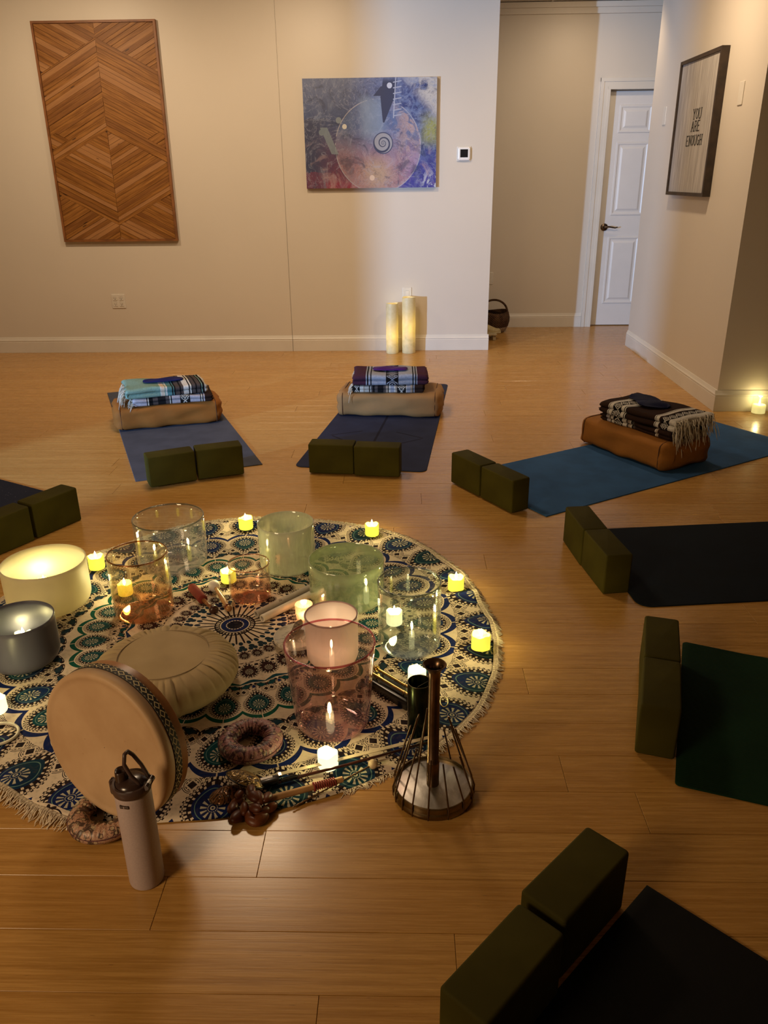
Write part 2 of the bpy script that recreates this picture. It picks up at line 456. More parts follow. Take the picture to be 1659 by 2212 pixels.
for n_, a, b in (('frame_side', (-pW/2, -.034, 0), (-pW/2+fb, 0, pH)), ('frame_side', (pW/2-fb, -.034, 0), (pW/2, 0, pH)), ('frame_rail', (-pW/2+fb, -.034, 0), (pW/2-fb, 0, fb)), ('frame_rail', (-pW/2+fb, -.034, pH-fb), (pW/2-fb, 0, pH))):
    MB().box(a, b).build(n_, FRW, t)
def clip(P, n, d):               # keep n.p >= d
    out = []
    for i in range(len(P)):
        a, b = P[i], P[(i+1) % len(P)]; da = n[0]*a[0]+n[1]*a[1]-d; db = n[0]*b[0]+n[1]*b[1]-d
        if da >= 0: out.append(a)
        if (da >= 0) != (db >= 0):
            q = da/(da-db); out.append((a[0]+(b[0]-a[0])*q, a[1]+(b[1]-a[1])*q))
    return out
S = .52; w2 = pW/2-fb-.001; hh = pH-fb-.001
A1, A2, A3 = pH*(1-.07), pH*(1-.475), pH*(1-.475)+.20
B1 = pH*(1-.92); B2 = .60
rr = random.Random(9)
def area(P): return abs(sum(P[i][0]*P[(i+1) % len(P)][1]-P[(i+1) % len(P)][0]*P[i][1] for i in range(len(P))))/2
def slats(kind, lo, hi, cons, side):
    # kind 'a': strips of constant z+S*x (falling outwards); 'b': constant z-S*x (rising outwards)
    k = lo
    while k < hi-.004:
        st = min(rr.choice((.030, .036, .036, .042)), hi-k)
        P = [(0.0008, fb+.001), (w2, fb+.001), (w2, hh), (0.0008, hh)]
        sg = S if kind == 'a' else -S
        P = clip(P, (sg, 1), k+.0009); P = P and clip(P, (-sg, -1), -(k+st-.0009))
        for n, dd in cons:
            if P: P = clip(P, n, dd)
        if len(P) > 2 and area(P) > 2e-4:
            if side < 0: P = [(-x, z) for x, z in reversed(P)]
            m = MB(); h = rr.uniform(.016, .024); n = len(P)
            cx = sum(p[0] for p in P)/n; cz = sum(p[1] for p in P)/n
            m.rings([[(x, -.012, z) for x, z in P], [(x, -h, z) for x, z in P]], False, True)
            fall = (kind == 'a') == (side > 0)
            m.build('slat', SLA if fall else SLB, t)
        k += st
for sd in (1, -1):
    slats('b', A1-S*w2-.25, pH+.0, [((S, 1), A1)], sd)                                   # top corners
    slats('a', A3, A1, [], sd)                                                            # long chevrons
    slats('a', A2+.10, A3, [((-S, 1), B2)], sd)
    slats('b', B2-.2, B2, [((S, 1), A2+.10), ((-S, -1), -A3) if 0 else ((-S, -1), -A3)], sd)
    slats('a', A2, A2+.10, [], sd)
    slats('b', B1, A2, [((-S, -1), -A2)], sd)                                             # diamond and V bands
    slats('a', 0.0, B1+S*w2*2, [((S, -1), -B1)], sd)                                      # bottom corners

# ------------------------------------------------------------------ blue painting
def painting_mat():
    m = Mat('painting'); v = m.tex(); x, y, z = m.xyz(v)      # object: x 0..1.03, z 0..0.78
    w1 = m.noise(v, 4.2, 6, .6, 1.2); w2_ = m.noise(v, 9, 5, .6, 2.0); w3 = m.noise(v, 2.0, 3, .5)
    px = x+(w1-.5)*.10; pz = z+(w2_-.5)*.08
    cx, cz, R = .575, .30, .335
    dc = hyp(x-cx, (z-cz)); inside = dc.lt(R)
    # backdrop
    left = m.mix(pz.step(.10, .50), (.16, .045, .10), (.06, .09, .23))
    left = m.mix(pz.step(.45, .75), left, (.13, .17, .34))
    left = m.mix((1-px.step(.02, .28))*pz.band(.12, .50), left, (.045, .055, .13))
    left = m.mix((1-pz.step(.0, .12))*px.band(.15, .42), left, (.30, .02, .06))
    right = m.mix(w2_.step(.42, .6), (.035, .055, .22), (.14, .20, .42))
    right = m.mix((1-pz.step(.08, .35)), right, (.06, .06, .36))
    green = px.step(.86, .98)*(1-(pz-.42).abs().step(.03, .16))
    right = m.mix(green, right, (.35, .37, .10))
    bg = m.mix(px.step(.66, .80), left, right)
    foam = (px+pz*.9).step(1.42, 1.56)*w1.step(.36, .5)
    bg = m.mix(foam, bg, (.62, .60, .58))
    fo2 = px.step(.90, .98)*(1-pz.step(.04, .18))*w2_.step(.48, .54); bg = m.mix(fo2, bg, (.6, .66, .8))
    # planet
    pl = m.mix(pz.step(.10, .46), (.40, .22, .26), (.11, .16, .34))
    pl = m.mix(px.step(.62, .84)*w2_.step(.40, .56), pl, (.50, .36, .36))
    pl = m.mix((1-hyp(x-.56, z-.10).step(.02, .2))*.8, pl, (.56, .42, .27))
    pl = m.mix(px.step(.72, .92)*(1-pz.step(.15, .36)), pl, (.36, .24, .48))
    col = m.mix(inside, bg, pl)
    col = m.mix((dc-R).abs().lt(.003)*w1.gt(.42), col, (.45, .45, .55))
    # veils of light and dark
    wisps = ((w1*9).frac()-.5).abs().step(.12, .0); col = m.mix(wisps*.34, col, (.46, .51, .70))
    dk = ((w2_*7+w1*3).frac()-.5).abs().step(.10, .0); col = m.mix(dk*.5, col, (.035, .045, .10))
    mist = m.noise(m.tex(scale=(1.6, 1, .8)), 6, 5, .65, .8).step(.5, .75); col = m.mix(mist*.35, col, (.34, .39, .54))
    mot = m.noise(v, 7, 6, .7, 1.0); col = m.mix(mot.step(.50, .68)*.55, col, m.mix(pz.step(.2, .5), (.52, .38, .42), (.26, .33, .52))); col = m.mix((1-mot.step(.34, .48))*.6, col, (.03, .04, .10))
    # pale column of light
    colm = (1-(px-.53).abs().step(.04, .13))*pz.step(.30, .42)*(1-pz.step(.60, .70)); col = m.mix(colm*.55, col, (.32, .42, .55))
    # long neck and head of a dark bird
    nx = x-.655-(z-.66)*.18; neck = nx.abs().lt((z-.45)*.28)*(1-z.step(.74, .80))*z.gt(.47)*nx.abs().lt(.055)
    beak = (x-.60-(z-.68)*.9).abs().lt(.035)*z.band(.655, .72)
    col = m.mix(neck.max(beak), col, (.035, .045, .10))
    ray = ((z*26).frac()-.5-(x-.72)*4).abs().lt(.09)*x.band(.695, .76)*z.gt(.50); col = m.mix(ray.max((x-.697-(z-.5)*.07).abs().lt(.004)*z.gt(.5)), col, (.42, .46, .60))
    # outstretched pale figure
    fig = (x-.16+(z-.30)*-.0-(.42-z)*.45).abs().lt(.028)*z.band(.25, .44); fh = hyp(x-.135, z-.405).lt(.022)
    col = m.mix(fig.max(fh)*.7, col, (.25, .33, .40))
    # nautilus
    sx, sz = x-.615, z-.325; sr = hyp(sx, sz); sa = sz.at2(sx)
    sp = ((sr*1000+1).op('LOGARITHM', 2.718)*1.15+sa*(1/(2*pi))).frac()
    col = m.mix(sr.lt(.075), col, m.mix(sp.band(.35, .62), (.36, .37, .42), (.05, .06, .12)))
    col = m.mix(sr.band(.071, .078), col, (.06, .07, .15))
    for a, b, r_, c_ in ((.315, .445, .018, (.75, .76, .74)), (.668, .725, .020, (.62, .66, .78)), (.525, .075, .020, (.80, .64, .52)), (.27, .49, .022, (.24, .30, .38))):
        dd = hyp(x-a, z-b); col = m.mix(dd.lt(r_), col, c_)
    col = m.mix(.22, col, (.02, .025, .05)); m.set(col, .45, 0, .4); m.bump(m.noise(v, 300, 2), .1, .0006); return m.m
t = thing('painting', (-.768, YB, 1.306), 'blue and purple painting of a planet with a nautilus spiral', 'painting')
MB().box((0, -.036, 0), (1.032, -.002, .780)).build('canvas', painting_mat(), t)

# ------------------------------------------------------------------ framed sign on the side wall
def sign_mat():
    m = Mat('whitewashed_board'); v = m.tex(scale=(1, 60, 3)); n = m.noise(v, 1, 4, .65)
    m.set(m.mix(n.step(.3, .75), (.28, .26, .245), (.50, .475, .45)), .7); return m.m
BFR = plain('black_frame_wood', (.030, .018, .011), .45, scale=14, var=.4)
t = thing('framed_sign', (XR, 5.525, 1.245), 'tall dark-framed sign reading YOU ARE ENOUGH on whitewashed board', 'sign')
fy, fz, fd, fw = .772, .846, .050, .022    # length along +y, height, depth, frame bar
MB().box((-fd+.012, fw, fw), (-fd+.02, fy-fw, fz-fw)).build('board', sign_mat(), t)
for n_, a, b in (('frame_side', (-fd, 0, 0), (0, fw, fz)), ('frame_side', (-fd, fy-fw, 0), (0, fy, fz)), ('frame_rail', (-fd, fw, 0), (0, fy-fw, fw)), ('frame_rail', (-fd, fw, fz-fw), (0, fy-fw, fz))):
    MB().box(a, b).build(n_, BFR, t)
INK = plain('black_ink', (.012, .011, .010), .7)
GL = {'Y': [[(0, 1), (.5, .5)], [(1, 1), (.5, .5)], [(.5, .5), (.5, 0)]], 'O': [[(.5, 1), (.15, .85), (0, .5), (.15, .15), (.5, 0), (.85, .15), (1, .5), (.85, .85), (.5, 1)]],
      'U': [[(0, 1), (0, .25), (.2, .03), (.5, 0), (.8, .03), (1, .25), (1, 1)]], 'A': [[(0, 0), (.5, 1), (1, 0)], [(.2, .38), (.8, .38)]],
      'R': [[(.1, 0), (.1, 1), (.7, 1), (.95, .85), (.95, .62), (.7, .48), (.1, .48)], [(.55, .48), (1, 0)]], 'E': [[(.95, 1), (.1, 1), (.1, 0), (1, 0)], [(.1, .52), (.75, .52)]],
      'N': [[(.05, 0), (.05, 1), (.95, 0), (.95, 1)]], 'G': [[(.95, .85), (.6, 1), (.2, .88), (0, .5), (.2, .1), (.6, 0), (.95, .12), (.95, .45), (.6, .45)]], 'H': [[(.05, 0), (.05, 1)], [(.95, 0), (.95, 1)], [(.05, .5), (.95, .5)]]}
SER = {'Y': [(0, 1), (1, 1), (.5, 0)], 'U': [(0, 1), (1, 1)], 'A': [(0, 0), (1, 0)], 'R': [(.1, 0), (.1, 1), (1, 0)], 'N': [(.05, 0), (.05, 1), (.95, 1)], 'H': [(.05, 0), (.05, 1), (.95, 0), (.95, 1)], 'E': [(.1, 1), (.1, 0)]}
def lettering(word, y0, z0, w_, h_, gap):
    m = MB(); n = len(word)
    for i, ch in enumerate(word):
        ox = y0-i*(w_+gap)          # text runs toward -y as seen from the room
        pt = lambda q: (-fd+.0105, ox-q[0]*w_, z0+q[1]*h_)
        for st in GL[ch]:
            for qa, qb in zip(st[:-1], st[1:]): m.tube([pt(qa), pt(qb)], .0024, 6)
        for q in SER.get(ch, []): m.tube([pt((q[0]-.22, q[1])), pt((q[0]+.22, q[1]))], .0020, 4)
    m.build('lettering', INK, t)
# centre of text about y=.49 from near edge
lettering('YOU', .405, .470, .040, .060, .016)
lettering('ARE', .408, .398, .040, .060, .016)
lettering('ENOUGH', .480, .312, .036, .060, .0168)

# ================================================================== MATS, BLOCKS, BOLSTERS
def mat_rubber(name, col, fleck=False, line=None, rib=0):
    m = Mat(name); v = m.tex(); n = m.noise(v, 7, 3); c = m.mix(n.step(.35, .65), tuple(q*.9 for q in col), tuple(q*1.1 for q in col))
    x, y, z = m.xyz(v)
    if fleck: c = m.mix(m.voro(v, 55).lt(.13)*m.noise(v, 23, 2).gt(.5), c, (.12, .09, .08))
    if line:
        # faint printed alignment lines, local x across, y along
        a = x.abs(); e = .006
        cl = a.lt(.007)*y.gt(.30); dg = ((y-.30)-a*.95).abs().lt(.008)*a.lt(.26); dg2 = ((y-.64)+(a-.13)*.6).abs().lt(.007)*a.band(.1, .27); dm = (hyp(a-.17, y-.17).lt(.012))
        c = m.mix(cl.max(dg).max(dg2).max(dm)*.75, c, line)
    m.set(c, .8, 0, .15); h = m.noise(v, 420, 2)
    if rib: h = (x*rib).sin()
    m.bump(h, .25, .0008); return m.m
def yoga_mat(loc, rz, wid, L, mat, label, rad=0.0, wav=None, back=None, name='yoga_mat'):
    """local x across (0 centred), y along from the front edge"""
    nx, ny = 14, 40; t = .005; top = []; bk = back or wid
    for j in range(ny+1):
        y = L*j/ny; row = []
        hw = (wid+(bk-wid)*j/ny)/2; r = rad
        for i in range(nx+1):
            row.append((-hw+2*hw*i/nx, y))
        top.append(row)
    # outline ring with rounded corners
    def outline(inset=0):
        P = []; hw0, hw1 = wid/2, bk/2
        for (cx, cy, a0) in ((-hw0, 0, pi), (hw0, 0, 1.5*pi), (hw1, L, 0), (-hw1, L, pi/2)):
            sx = 1 if cx < 0 else -1; sy = 1 if cy == 0 else -1
            if rad:
                for q in range(9):
                    a = a0+q*pi/16; P.append((cx+sx*rad+rad*cos(a), cy+sy*rad+rad*sin(a)))
            else: P.append((cx, cy))
            # edge subdivision to the next corner
            nxt = {(-1, 0): None}
        return P
    P = outline()
    # subdivide
    Q = []
    for i in range(len(P)):
        a, b = P[i], P[(i+1) % len(P)]; d_ = math.dist(a, b); k = max(1, int(d_/.08))
        for q in range(k): Q.append((a[0]+(b[0]-a[0])*q/k, a[1]+(b[1]-a[1])*q/k))
    zf = wav or (lambda x, y: 0)
    m = MB(); cx, cy = 0, L/2
    def sc(q, s_): return (cx+(q[0]-cx)*s_, cy+(q[1]-cy)*s_)
    rs = [[(q[0], q[1], zf(*q)+.0006) for q in Q], [(q[0], q[1], zf(*q)+t-.001) for q in Q]]
    for s_ in (.998, .97, .9, .75, .5, .25, .02):
        rs.append([(*sc(q, s_), zf(*sc(q, s_))+t) for q in Q])
    m.rings(rs, True, True)
    o = m.build(name, mat, None, True, angle=40)
    place(o, loc, (0, 0, rz)); return tag(o, label, 'yoga mat', 'yoga mats set out in a ring')
def mid(a, b): return ((a[0]+b[0])/2, (a[1]+b[1])/2, 0)
def mat_from(fl_, fr_, L, mat, label, **kw):
    a = atan2(fr_[1]-fl_[1], fr_[0]-fl_[0]); return yoga_mat(mid(fl_, fr_), a, math.dist(fl_, fr_), L, mat, label, **kw)
mat_from((-1.327, 3.677), (-.736, 3.928), 1.93, mat_rubber('grey_mat', (.062, .070, .100)), 'slate grey yoga mat with square corners below the wooden wall panel')
mB_ = mat_from((-.565, 3.869), (.118, 3.821), 1.87, mat_rubber('navy_mat', (.020, .026, .062), line=(.006, .005, .014)), 'navy yoga mat with printed alignment lines below the painting', rad=.04, back=.62)
mB_.rotation_euler.z -= radians(3.4)
mat_from((.287, 3.770), (.627, 3.225), 1.83, mat_rubber('blue_mat', (.028, .088, .215)), 'medium blue yoga mat near the side wall, under the cushion stack')
mat_from((.746, 3.078), (.815, 2.425), 1.75, mat_rubber('black_blue_mat', (.004, .008, .014)), 'blue-black yoga mat with rounded corners at the right edge', rad=.05)
mat_from((.884, 2.187), (.663, 1.553), 1.75, mat_rubber('green_mat', (.004, .024, .009), rib=900), 'dark green ribbed yoga mat with a slightly curled edge', rad=.012, wav=lambda x, y: max(0, .010*exp(-((y-.02)/.10)**2)*(-x/.33) if x < 0 else 0)+.002*(1+sin(y*9))*(x < -.2)*max(0, 1-abs(y-.3)/.3))
mat_from((.51, 1.25), (.05, .776), 1.7, mat_rubber('black_mat', (.006, .006, .006)), 'black yoga mat in the unlit bottom right corner')
mat_from((-1.925, 2.925), (-1.615, 3.48), 1.75, mat_rubber('speckled_mat', (.008, .007, .008), True), 'black speckled yoga mat at the left edge')

def block_mesh():
    m = MB(); L_, D_, H_, c = .2286, .0973, .1524, .007
    def ring(i, z):
        x0, y0, x1, y1 = i, i, L_-i, D_-i; P = []
        for (cx, cy, a0) in ((x0+c, y0+c, pi), (x1-c, y0+c, 1.5*pi), (x1-c, y1-c, 0), (x0+c, y1-c, pi/2)):
            for q in range(5): a = a0+q*pi/8; P.append((cx+c*cos(a), cy+c*sin(a), z))
        return P
    rs = []
    for k in range(5): a = k*pi/8; rs.append(ring(c*(1-sin(a))*.8, c*(1-cos(a))))
    rs += [[(x, y, H_-z) for x, y, z in r] for r in reversed(rs)]
    m.rings(rs, True, True); return m
bmat = Mat('foam_block'); v = bmat.tex(); n_ = bmat.noise(v, 6, 3); n2 = bmat.noise(v, 300, 2)
bmat.set(bmat.mix(n_.step(.3, .7), (.040, .034, .0035), (.058, .050, .006)), .75, 0, .12); bmat.bump(n2, .2, .0006)
blk0 = block_mesh().build('yoga_block', bmat.m, None, True, angle=35)
BL = [(-1.2218, 3.5764, 26.8, 'left olive foam block of the pair standing on the slate grey mat'),
      (-1.0139, 3.6870, 21.1, 'right olive foam block of the pair standing on the slate grey mat'),
      (-.4743, 3.7817, -5.9, 'left olive foam block of the pair on the navy mat with printed lines'),
      (-.2445, 3.7426, -6.5, 'right olive foam block of the pair on the navy mat with printed lines'),
      (.2318, 3.6491, -58.7, 'farther olive foam block at the head of the medium blue mat'),
      (.3566, 3.4456, -58.3, 'nearer olive foam block at the head of the medium blue mat'),
      (.6521, 2.9763, -84.3, 'farther olive foam block at the head of the blue-black rounded mat'),
      (.6785, 2.7458, -82.1, 'nearer olive foam block at the head of the blue-black rounded mat'),
      (.7296, 2.1150, -106.1, 'farther dark foam block at the head of the green mat'),
      (.6610, 1.8821, -107.2, 'nearer dark foam block at the head of the green mat'),
      (.3754, 1.2634, -133.9, 'farther unlit foam block beside the black mat, bottom right'),
      (.2111, 1.0746, -132.3, 'nearest unlit foam block, cut by the bottom edge of the photo'),
      (-1.528, 3.001, 60.9, 'whole olive foam block at the head of the speckled mat'),
      (-1.6445, 2.7865, 60.9, 'olive foam block cut off by the left edge, on the speckled mat')]
for i, (x, y, a, lb) in enumerate(BL):
    o = blk0 if i == 0 else blk0.copy()
    if i: C.objects.link(o)
    on = i not in (8, 9, 10, 11, 6, 7, 4, 5)
    place(o, (x, y, .0062 if i in (0, 1, 2, 3, 4, 5, 9) else .0008), (0, 0, radians(a))); tag(o, lb, 'yoga block', 'foam yoga blocks')

def canvas_mat(name, col):
    m = Mat(name); v = m.tex(); n = m.noise(v, 5, 4); k = m.noise(v, 500, 2)
    m.set(m.mix(n.step(.3, .7), tuple(q*.88 for q in col), tuple(q*1.12 for q in col)), .8, 0, .25)
    m.bump(m.noise(m.tex(scale=(1, 1, 2)), 14, 3)*1.0+k*.12, .35, .006); return m.m
def bolster(loc, rz, L, D, Hh, mat, pipe, label, seed, seam='ends'):
    t = thing('bolster', loc, label, 'bolster', rz, 'rectangular bolsters on the mats')
    rnd_ = random.Random(seed); ph = [rnd_.uniform(0, 6) for _ in range(8)]
    def pt(u, v_, w_):           # superellipsoid-ish box
        return None
    m = MB(); rs = []; nL = 34; nR = 48
    for i in range(nL+1):
        s = -1+2*i/nL
        e = max(0, (abs(s)-.84)/.16); shrink = sqrt(max(0, 1-e**3.2)) if e else 1
        f = .62+.38*shrink
        ring = []
        for j in range(nR):
            a = 2*pi*j/nR; ca, sa = cos(a), sin(a); n = 6.5
            r = (abs(ca)**n+abs(sa)**n)**(-1/n)
            y = r*ca*D/2*f*(1+.02*(1-s*s)); z = r*sa*Hh/2*f
            wob = .0022*sin(7*s+ph[0]+3*a)+.0016*sin(13*s+ph[1]-2*a)+.0014*sin(5*a+ph[2]+4*s)
            wr = .0022*max(0, abs(s)-.6)/.4*sin(9*a+ph[3])*sin(30*s+ph[4])
            z2 = z+wob+wr
            if sa < 0: z2 = max(z2, -Hh/2*.985) if f > .6 else z2
            ring.append((s*L/2+(.004*sin(6*a+ph[5]) if abs(s) > .9 else 0), y+wob+wr, Hh/2+z2))
        rs.append(ring)
    m.rings(rs, True, True)
    zmin = min(v[2] for v in m.v); m.v = [(x, y, z-zmin) for x, y, z in m.v]
    m.build('cover', mat, t, True)
    for s in (-1, 1):            # piping round each end
        f = 1.004; P = []
        for j in range(48):
            a = 2*pi*j/48; ca, sa = cos(a), sin(a); r = (abs(ca)**6.5+abs(sa)**6.5)**(-1/6.5)
            P.append((s*L/2*.87, r*ca*D/2*f*1.006, max(.003, Hh/2-zmin+r*sa*Hh/2*f)))
        MB().tube(P, .0022, 6, closed=True).build('piping', pipe, t, True)
    return t
TAN = canvas_mat('rust_canvas', (.25, .090, .014)); TAN2 = canvas_mat('camel_canvas', (.27, .145, .055)); TAN3 = canvas_mat('ochre_canvas', (.26, .105, .018))
PIPE = plain('piping_dark', (.07, .025, .006), .8)
def at(corner, deg, a, d):
    r = radians(deg); return (corner[0]+cos(r)*a-sin(r)*d, corner[1]+sin(r)*a+cos(r)*d)
SETS = {'A': ((-1.70, 4.49), 19.7, .64, .33, .140), 'B': ((-.42, 4.825), -5.5, .66, .34, .150), 'C': ((.975, 4.29), -59.4, .62, .35, .150)}
for k, (mt, lb, sd) in {'A': (TAN, 'rust brown bolster at the head of the slate grey mat', 3), 'B': (TAN2, 'camel bolster on the navy mat below the painting', 8), 'C': (TAN3, 'ochre bolster lying across the medium blue mat', 15)}.items():
    cn, dg, L_, D_, H_ = SETS[k]; x, y = at(cn, dg, L_/2, D_/2)
    bolster((x, y, .0062), radians(dg), L_, D_, H_, mt, PIPE, lb, sd)

# ------------------------------------------------------------------ blankets
def blanket_mat(name, stripes, bands, L):
    """stripes: (pos 0..1, colour) along local x; bands: (centre, half width) with white diamonds on black"""
    m = Mat(name); v = m.tex(); x, y, z = m.xyz(v)
    u = x*(1/L)+.5
    st = sorted(stripes); st = [(max(0, p), tuple(c)+(1,)) for p, c in st]
    col = m.ramp(u, st[:30], True)
    w_ = y+z*1.0
    for c, hw, per, fg, bgc in bands:
        s = (u-c)*(1/hw); t_ = ((w_*(1/per)).frac()*2-1).abs(); d_ = s.abs()*.95+t_
        pat = (d_-.98).abs().lt(.13).max((d_-.50).abs().lt(.11)).max(d_.lt(.16))
        c2 = m.mix(pat, bgc, fg)
        c2 = m.mix(s.abs().gt(.86), c2, bgc)
        col = m.mix(s.abs().lt(1.0), col, c2)
    n = m.noise(m.vec(x*60, w_*420, 0.0), 1, 3, .7); n2 = m.noise(v, 130, 3, .7)
    col = m.mix((n*.5+n2*.5).step(.40, .75)*.5, col, (.012, .010, .011))
    m.set(col, .95, 0, .1); m.bump(n+n2, .5, .003); return m.m
def blanket(name, corner, deg, a, d, z, L, D, H, mat, label, seed, layers=2, rot=0, fringe=None, fr_n=60, fmat=None, fr_len=.07, droop=.05):
    x, y = at(corner, deg, a, d)
    o = thing(name, (x, y, z), label, 'blanket', radians(deg+rot), 'folded striped blankets on the bolsters')
    rnd_ = random.Random(seed); ph = [rnd_.uniform(0, 6.28) for _ in range(10)]
    prof = []                    # outline in (y,z): rolled folds bulging front and back
    lh = H/layers; k = 9
    for q in range(layers):
        c = lh*(q+.5); b = rnd_.uniform(-.006, .004)
        for i in range(k): t_ = -pi/2+pi*i/(k-1); prof.append((-D/2+b+lh*.5-lh*.55*cos(t_), c+lh*.5*sin(t_)))
    nx = 14
    for i in range(1, nx): prof.append((-D/2+D*i/nx, H+.0))
    for q in reversed(range(layers)):
        c = lh*(q+.5); b = rnd_.uniform(-.004, .006)
        for i in range(k): t_ = pi/2-pi*i/(k-1); prof.append((D/2+b-lh*.5+lh*.55*cos(t_), c+lh*.5*sin(t_)))
    for i in range(1, nx): prof.append((D/2-D*i/nx, 0.0))
    m = MB(); rs = []; N = 46
    for i in range(N+1):
        s = i/N; xx = -L/2+L*s; e = min(s, 1-s)*L
        ed = min(1, e/.02); sq = .72+.28*sqrt(1-(1-ed)**2)
        rs.append([(xx+.006*sin(9*zz/H*3+ph[0]+yy*20)*(1-ed)+.004*sin(yy*25+ph[1]), yy*(1-.02*(1-sq))+.004*sin(6*s+ph[2])+.0025*sin(17*s+ph[3]+zz*40), H*.5+(zz-H*.5)*sq+(.0035*sin(11*s+ph[4]+yy*9)+.003*sin(yy*28+ph[5]+4*s))*(zz/H)) for yy, zz in prof])
    m.rings(rs, True, True); m.build('folded_cloth', mat, o, True)
    if fringe:
        f = MB()
        for i in range(fr_n):
            side, y0, y1, zz0 = fringe
            yy = rnd_.uniform(y0, y1); zs = rnd_.uniform(zz0, H*.95); L0 = fr_len*rnd_.uniform(.6, 1.2); sx = side
            p = Vector((sx*(L/2-.004), yy, zs)); dirx = rnd_.uniform(.5, 1.0); dy = rnd_.uniform(-.6, .35); pts = [p.copy()]
            vz = rnd_.uniform(-.1, .35)
            for q in range(6):
                st = L0/6
                p = p+Vector((sx*dirx*st*.8, dy*st+rnd_.uniform(-.003, .003), vz*st)); vz -= droop*9*rnd_.uniform(.5, 1.1)
                vz = max(vz, -1.3); dirx *= .86
                pts.append(p.copy())
            f.tube(pts, [.0022, .002, .0019, .0018, .0017, .0015, .001], 5)
        g = f.build('fringe', fmat or FRINGE, o, True); tag(g, kind='stuff')
    return o
FRINGE = plain('cotton_fringe', (.52, .47, .38), .9, bump=.3)
K_ = (.010, .009, .010); CR = (.60, .57, .52); MINT = (.20, .32, .27); TEAL = (.09, .22, .23); LAV = (.40, .37, .42); BRN = (.075, .06, .058); GRB = (.30, .32, .39); PLUM = (.055, .018, .035); ESP = (.028, .014, .010); TP = (.36, .29, .23)
def seq(*a):
    out = []; p = 0
    for w_, c in a: out.append((p, c)); p += w_
    return [(p_/p, c) for p_, c in out]
mA1 = blanket_mat('mint_blanket', seq((.42, MINT), (.012, CR), (.04, (.62, .50, .38)), (.012, MINT), (.02, CR), (.06, TEAL), (.016, K_), (.012, TEAL), (.02, K_), (.05, BRN), (.018, K_), (.035, BRN), (.012, CR), (.055, CR), (.012, K_), (.02, CR), (.014, K_), (.04, BRN), (.02, K_), (.04, BRN), (.016, K_), (.012, MINT), (.03, K_), (.02, CR)), [], .46)
mA2 = blanket_mat('lilac_blanket', seq((.16, LAV), (.012, K_), (.014, CR), (.05, K_), (.06, BRN), (.09, K_), (.05, BRN), (.012, CR), (.012, K_), (.10, LAV), (.12, K_), (.12, LAV), (.012, K_), (.014, CR), (.012, K_), (.02, LAV), (.09, ESP)), [(.655, .062, .055, CR, K_)], .46)
mB1 = blanket_mat('plum_grey_blanket', seq((.16, PLUM), (.018, GRB), (.02, K_), (.025, GRB), (.016, K_), (.02, GRB), (.19, GRB), (.16, K_), (.20, GRB), (.016, K_), (.018, GRB), (.016, K_), (.018, GRB), (.14, PLUM)), [(.52, .085, .055, GRB, K_)], .45)
mB2 = blanket_mat('taupe_black_blanket', seq((.07, K_), (.06, CR), (.02, TP), (.05, (.45, .42, .38)), (.012, TP), (.012, K_), (.012, CR), (.02, BRN), (.03, K_), (.04, BRN), (.08, K_), (.03, BRN), (.03, TP), (.012, K_), (.02, CR), (.05, GRB), (.02, CR), (.02, TP), (.10, K_), (.03, CR), (.05, GRB), (.03, TP), (.012, K_), (.012, GRB), (.10, ESP)), [(.045, .045, .05, CR, K_), (.705, .065, .055, CR, K_)], .42)
mC1 = blanket_mat('espresso_blanket', seq((.11, ESP), (.012, CR), (.008, K_), (.045, CR), (.10, K_), (.055, CR), (.010, K_), (.014, CR), (.012, K_), (.36, ESP), (.012, CR), (.008, K_), (.04, CR), (.12, ESP), (.05, CR)), [(.245, .058, .055, CR, K_), (.90, .05, .05, CR, K_)], .46)
mC2 = blanket_mat('espresso_taupe_blanket', seq((.06, ESP), (.015, K_), (.04, LAV), (.012, CR), (.02, BRN), (.05, CR), (.11, K_), (.06, CR), (.02, BRN), (.03, TP), (.02, CR), (.02, K_), (.03, BRN), (.3, ESP), (.012, CR), (.03, TP), (.15, ESP)), [(.255, .062, .05, CR, K_)], .45)
cA, dA = SETS['A'][0], SETS['A'][1]; cB, dB = SETS['B'][0], SETS['B'][1]; cC, dC = SETS['C'][0], SETS['C'][1]
blanket('folded_blanket', cA, dA, .355, .135, .145, .46, .26, .046, mA2, 'lilac, black and cream folded blanket, lower of the two on the rust bolster', 1, 2, -2, (-1, -.13, -.02, 0), 26)
blanket('folded_blanket', cA, dA, .315, .150, .193, .47, .28, .060, mA1, 'mint green folded blanket with black and white stripes, on top of the rust bolster', 2, 2, 3, (-1, -.14, .05, 0), 60, fr_len=.085)
blanket('folded_blanket', cB, dB, .320, .145, .155, .44, .25, .046, mB2, 'black, taupe and white striped blanket, lower of the two on the camel bolster', 3, 2, 2, (-1, -.13, -.03, 0), 34)
blanket('folded_blanket', cB, dB, .330, .160, .203, .46, .28, .062, mB1, 'blue-grey and plum folded blanket, topmost on the camel bolster', 4, 2, 6, (-1, -.06, .02, .02), 5, fr_len=.03)
blanket('folded_blanket', cC, dC, .350, .185, .155, .47, .27, .046, mC2, 'dark brown and taupe striped blanket, lower of the two on the ochre bolster', 5, 2, 2, (1, -.13, .13, 0), 60, fr_len=.08, droop=.07)
blanket('folded_blanket', cC, dC, .350, .190, .203, .49, .30, .060, mC1, 'espresso folded blanket with cream pattern and long fringe, topmost on the ochre bolster', 6, 2, 4, (1, -.15, .15, 0), 120, fr_len=.095, droop=.05)
def satin(name, col, sheen=.3):
    m = Mat(name); v = m.tex(); n = m.noise(v, 18, 3); m.set(col, .55, 0, .12); m.bump(n, .3, .004); return m.m
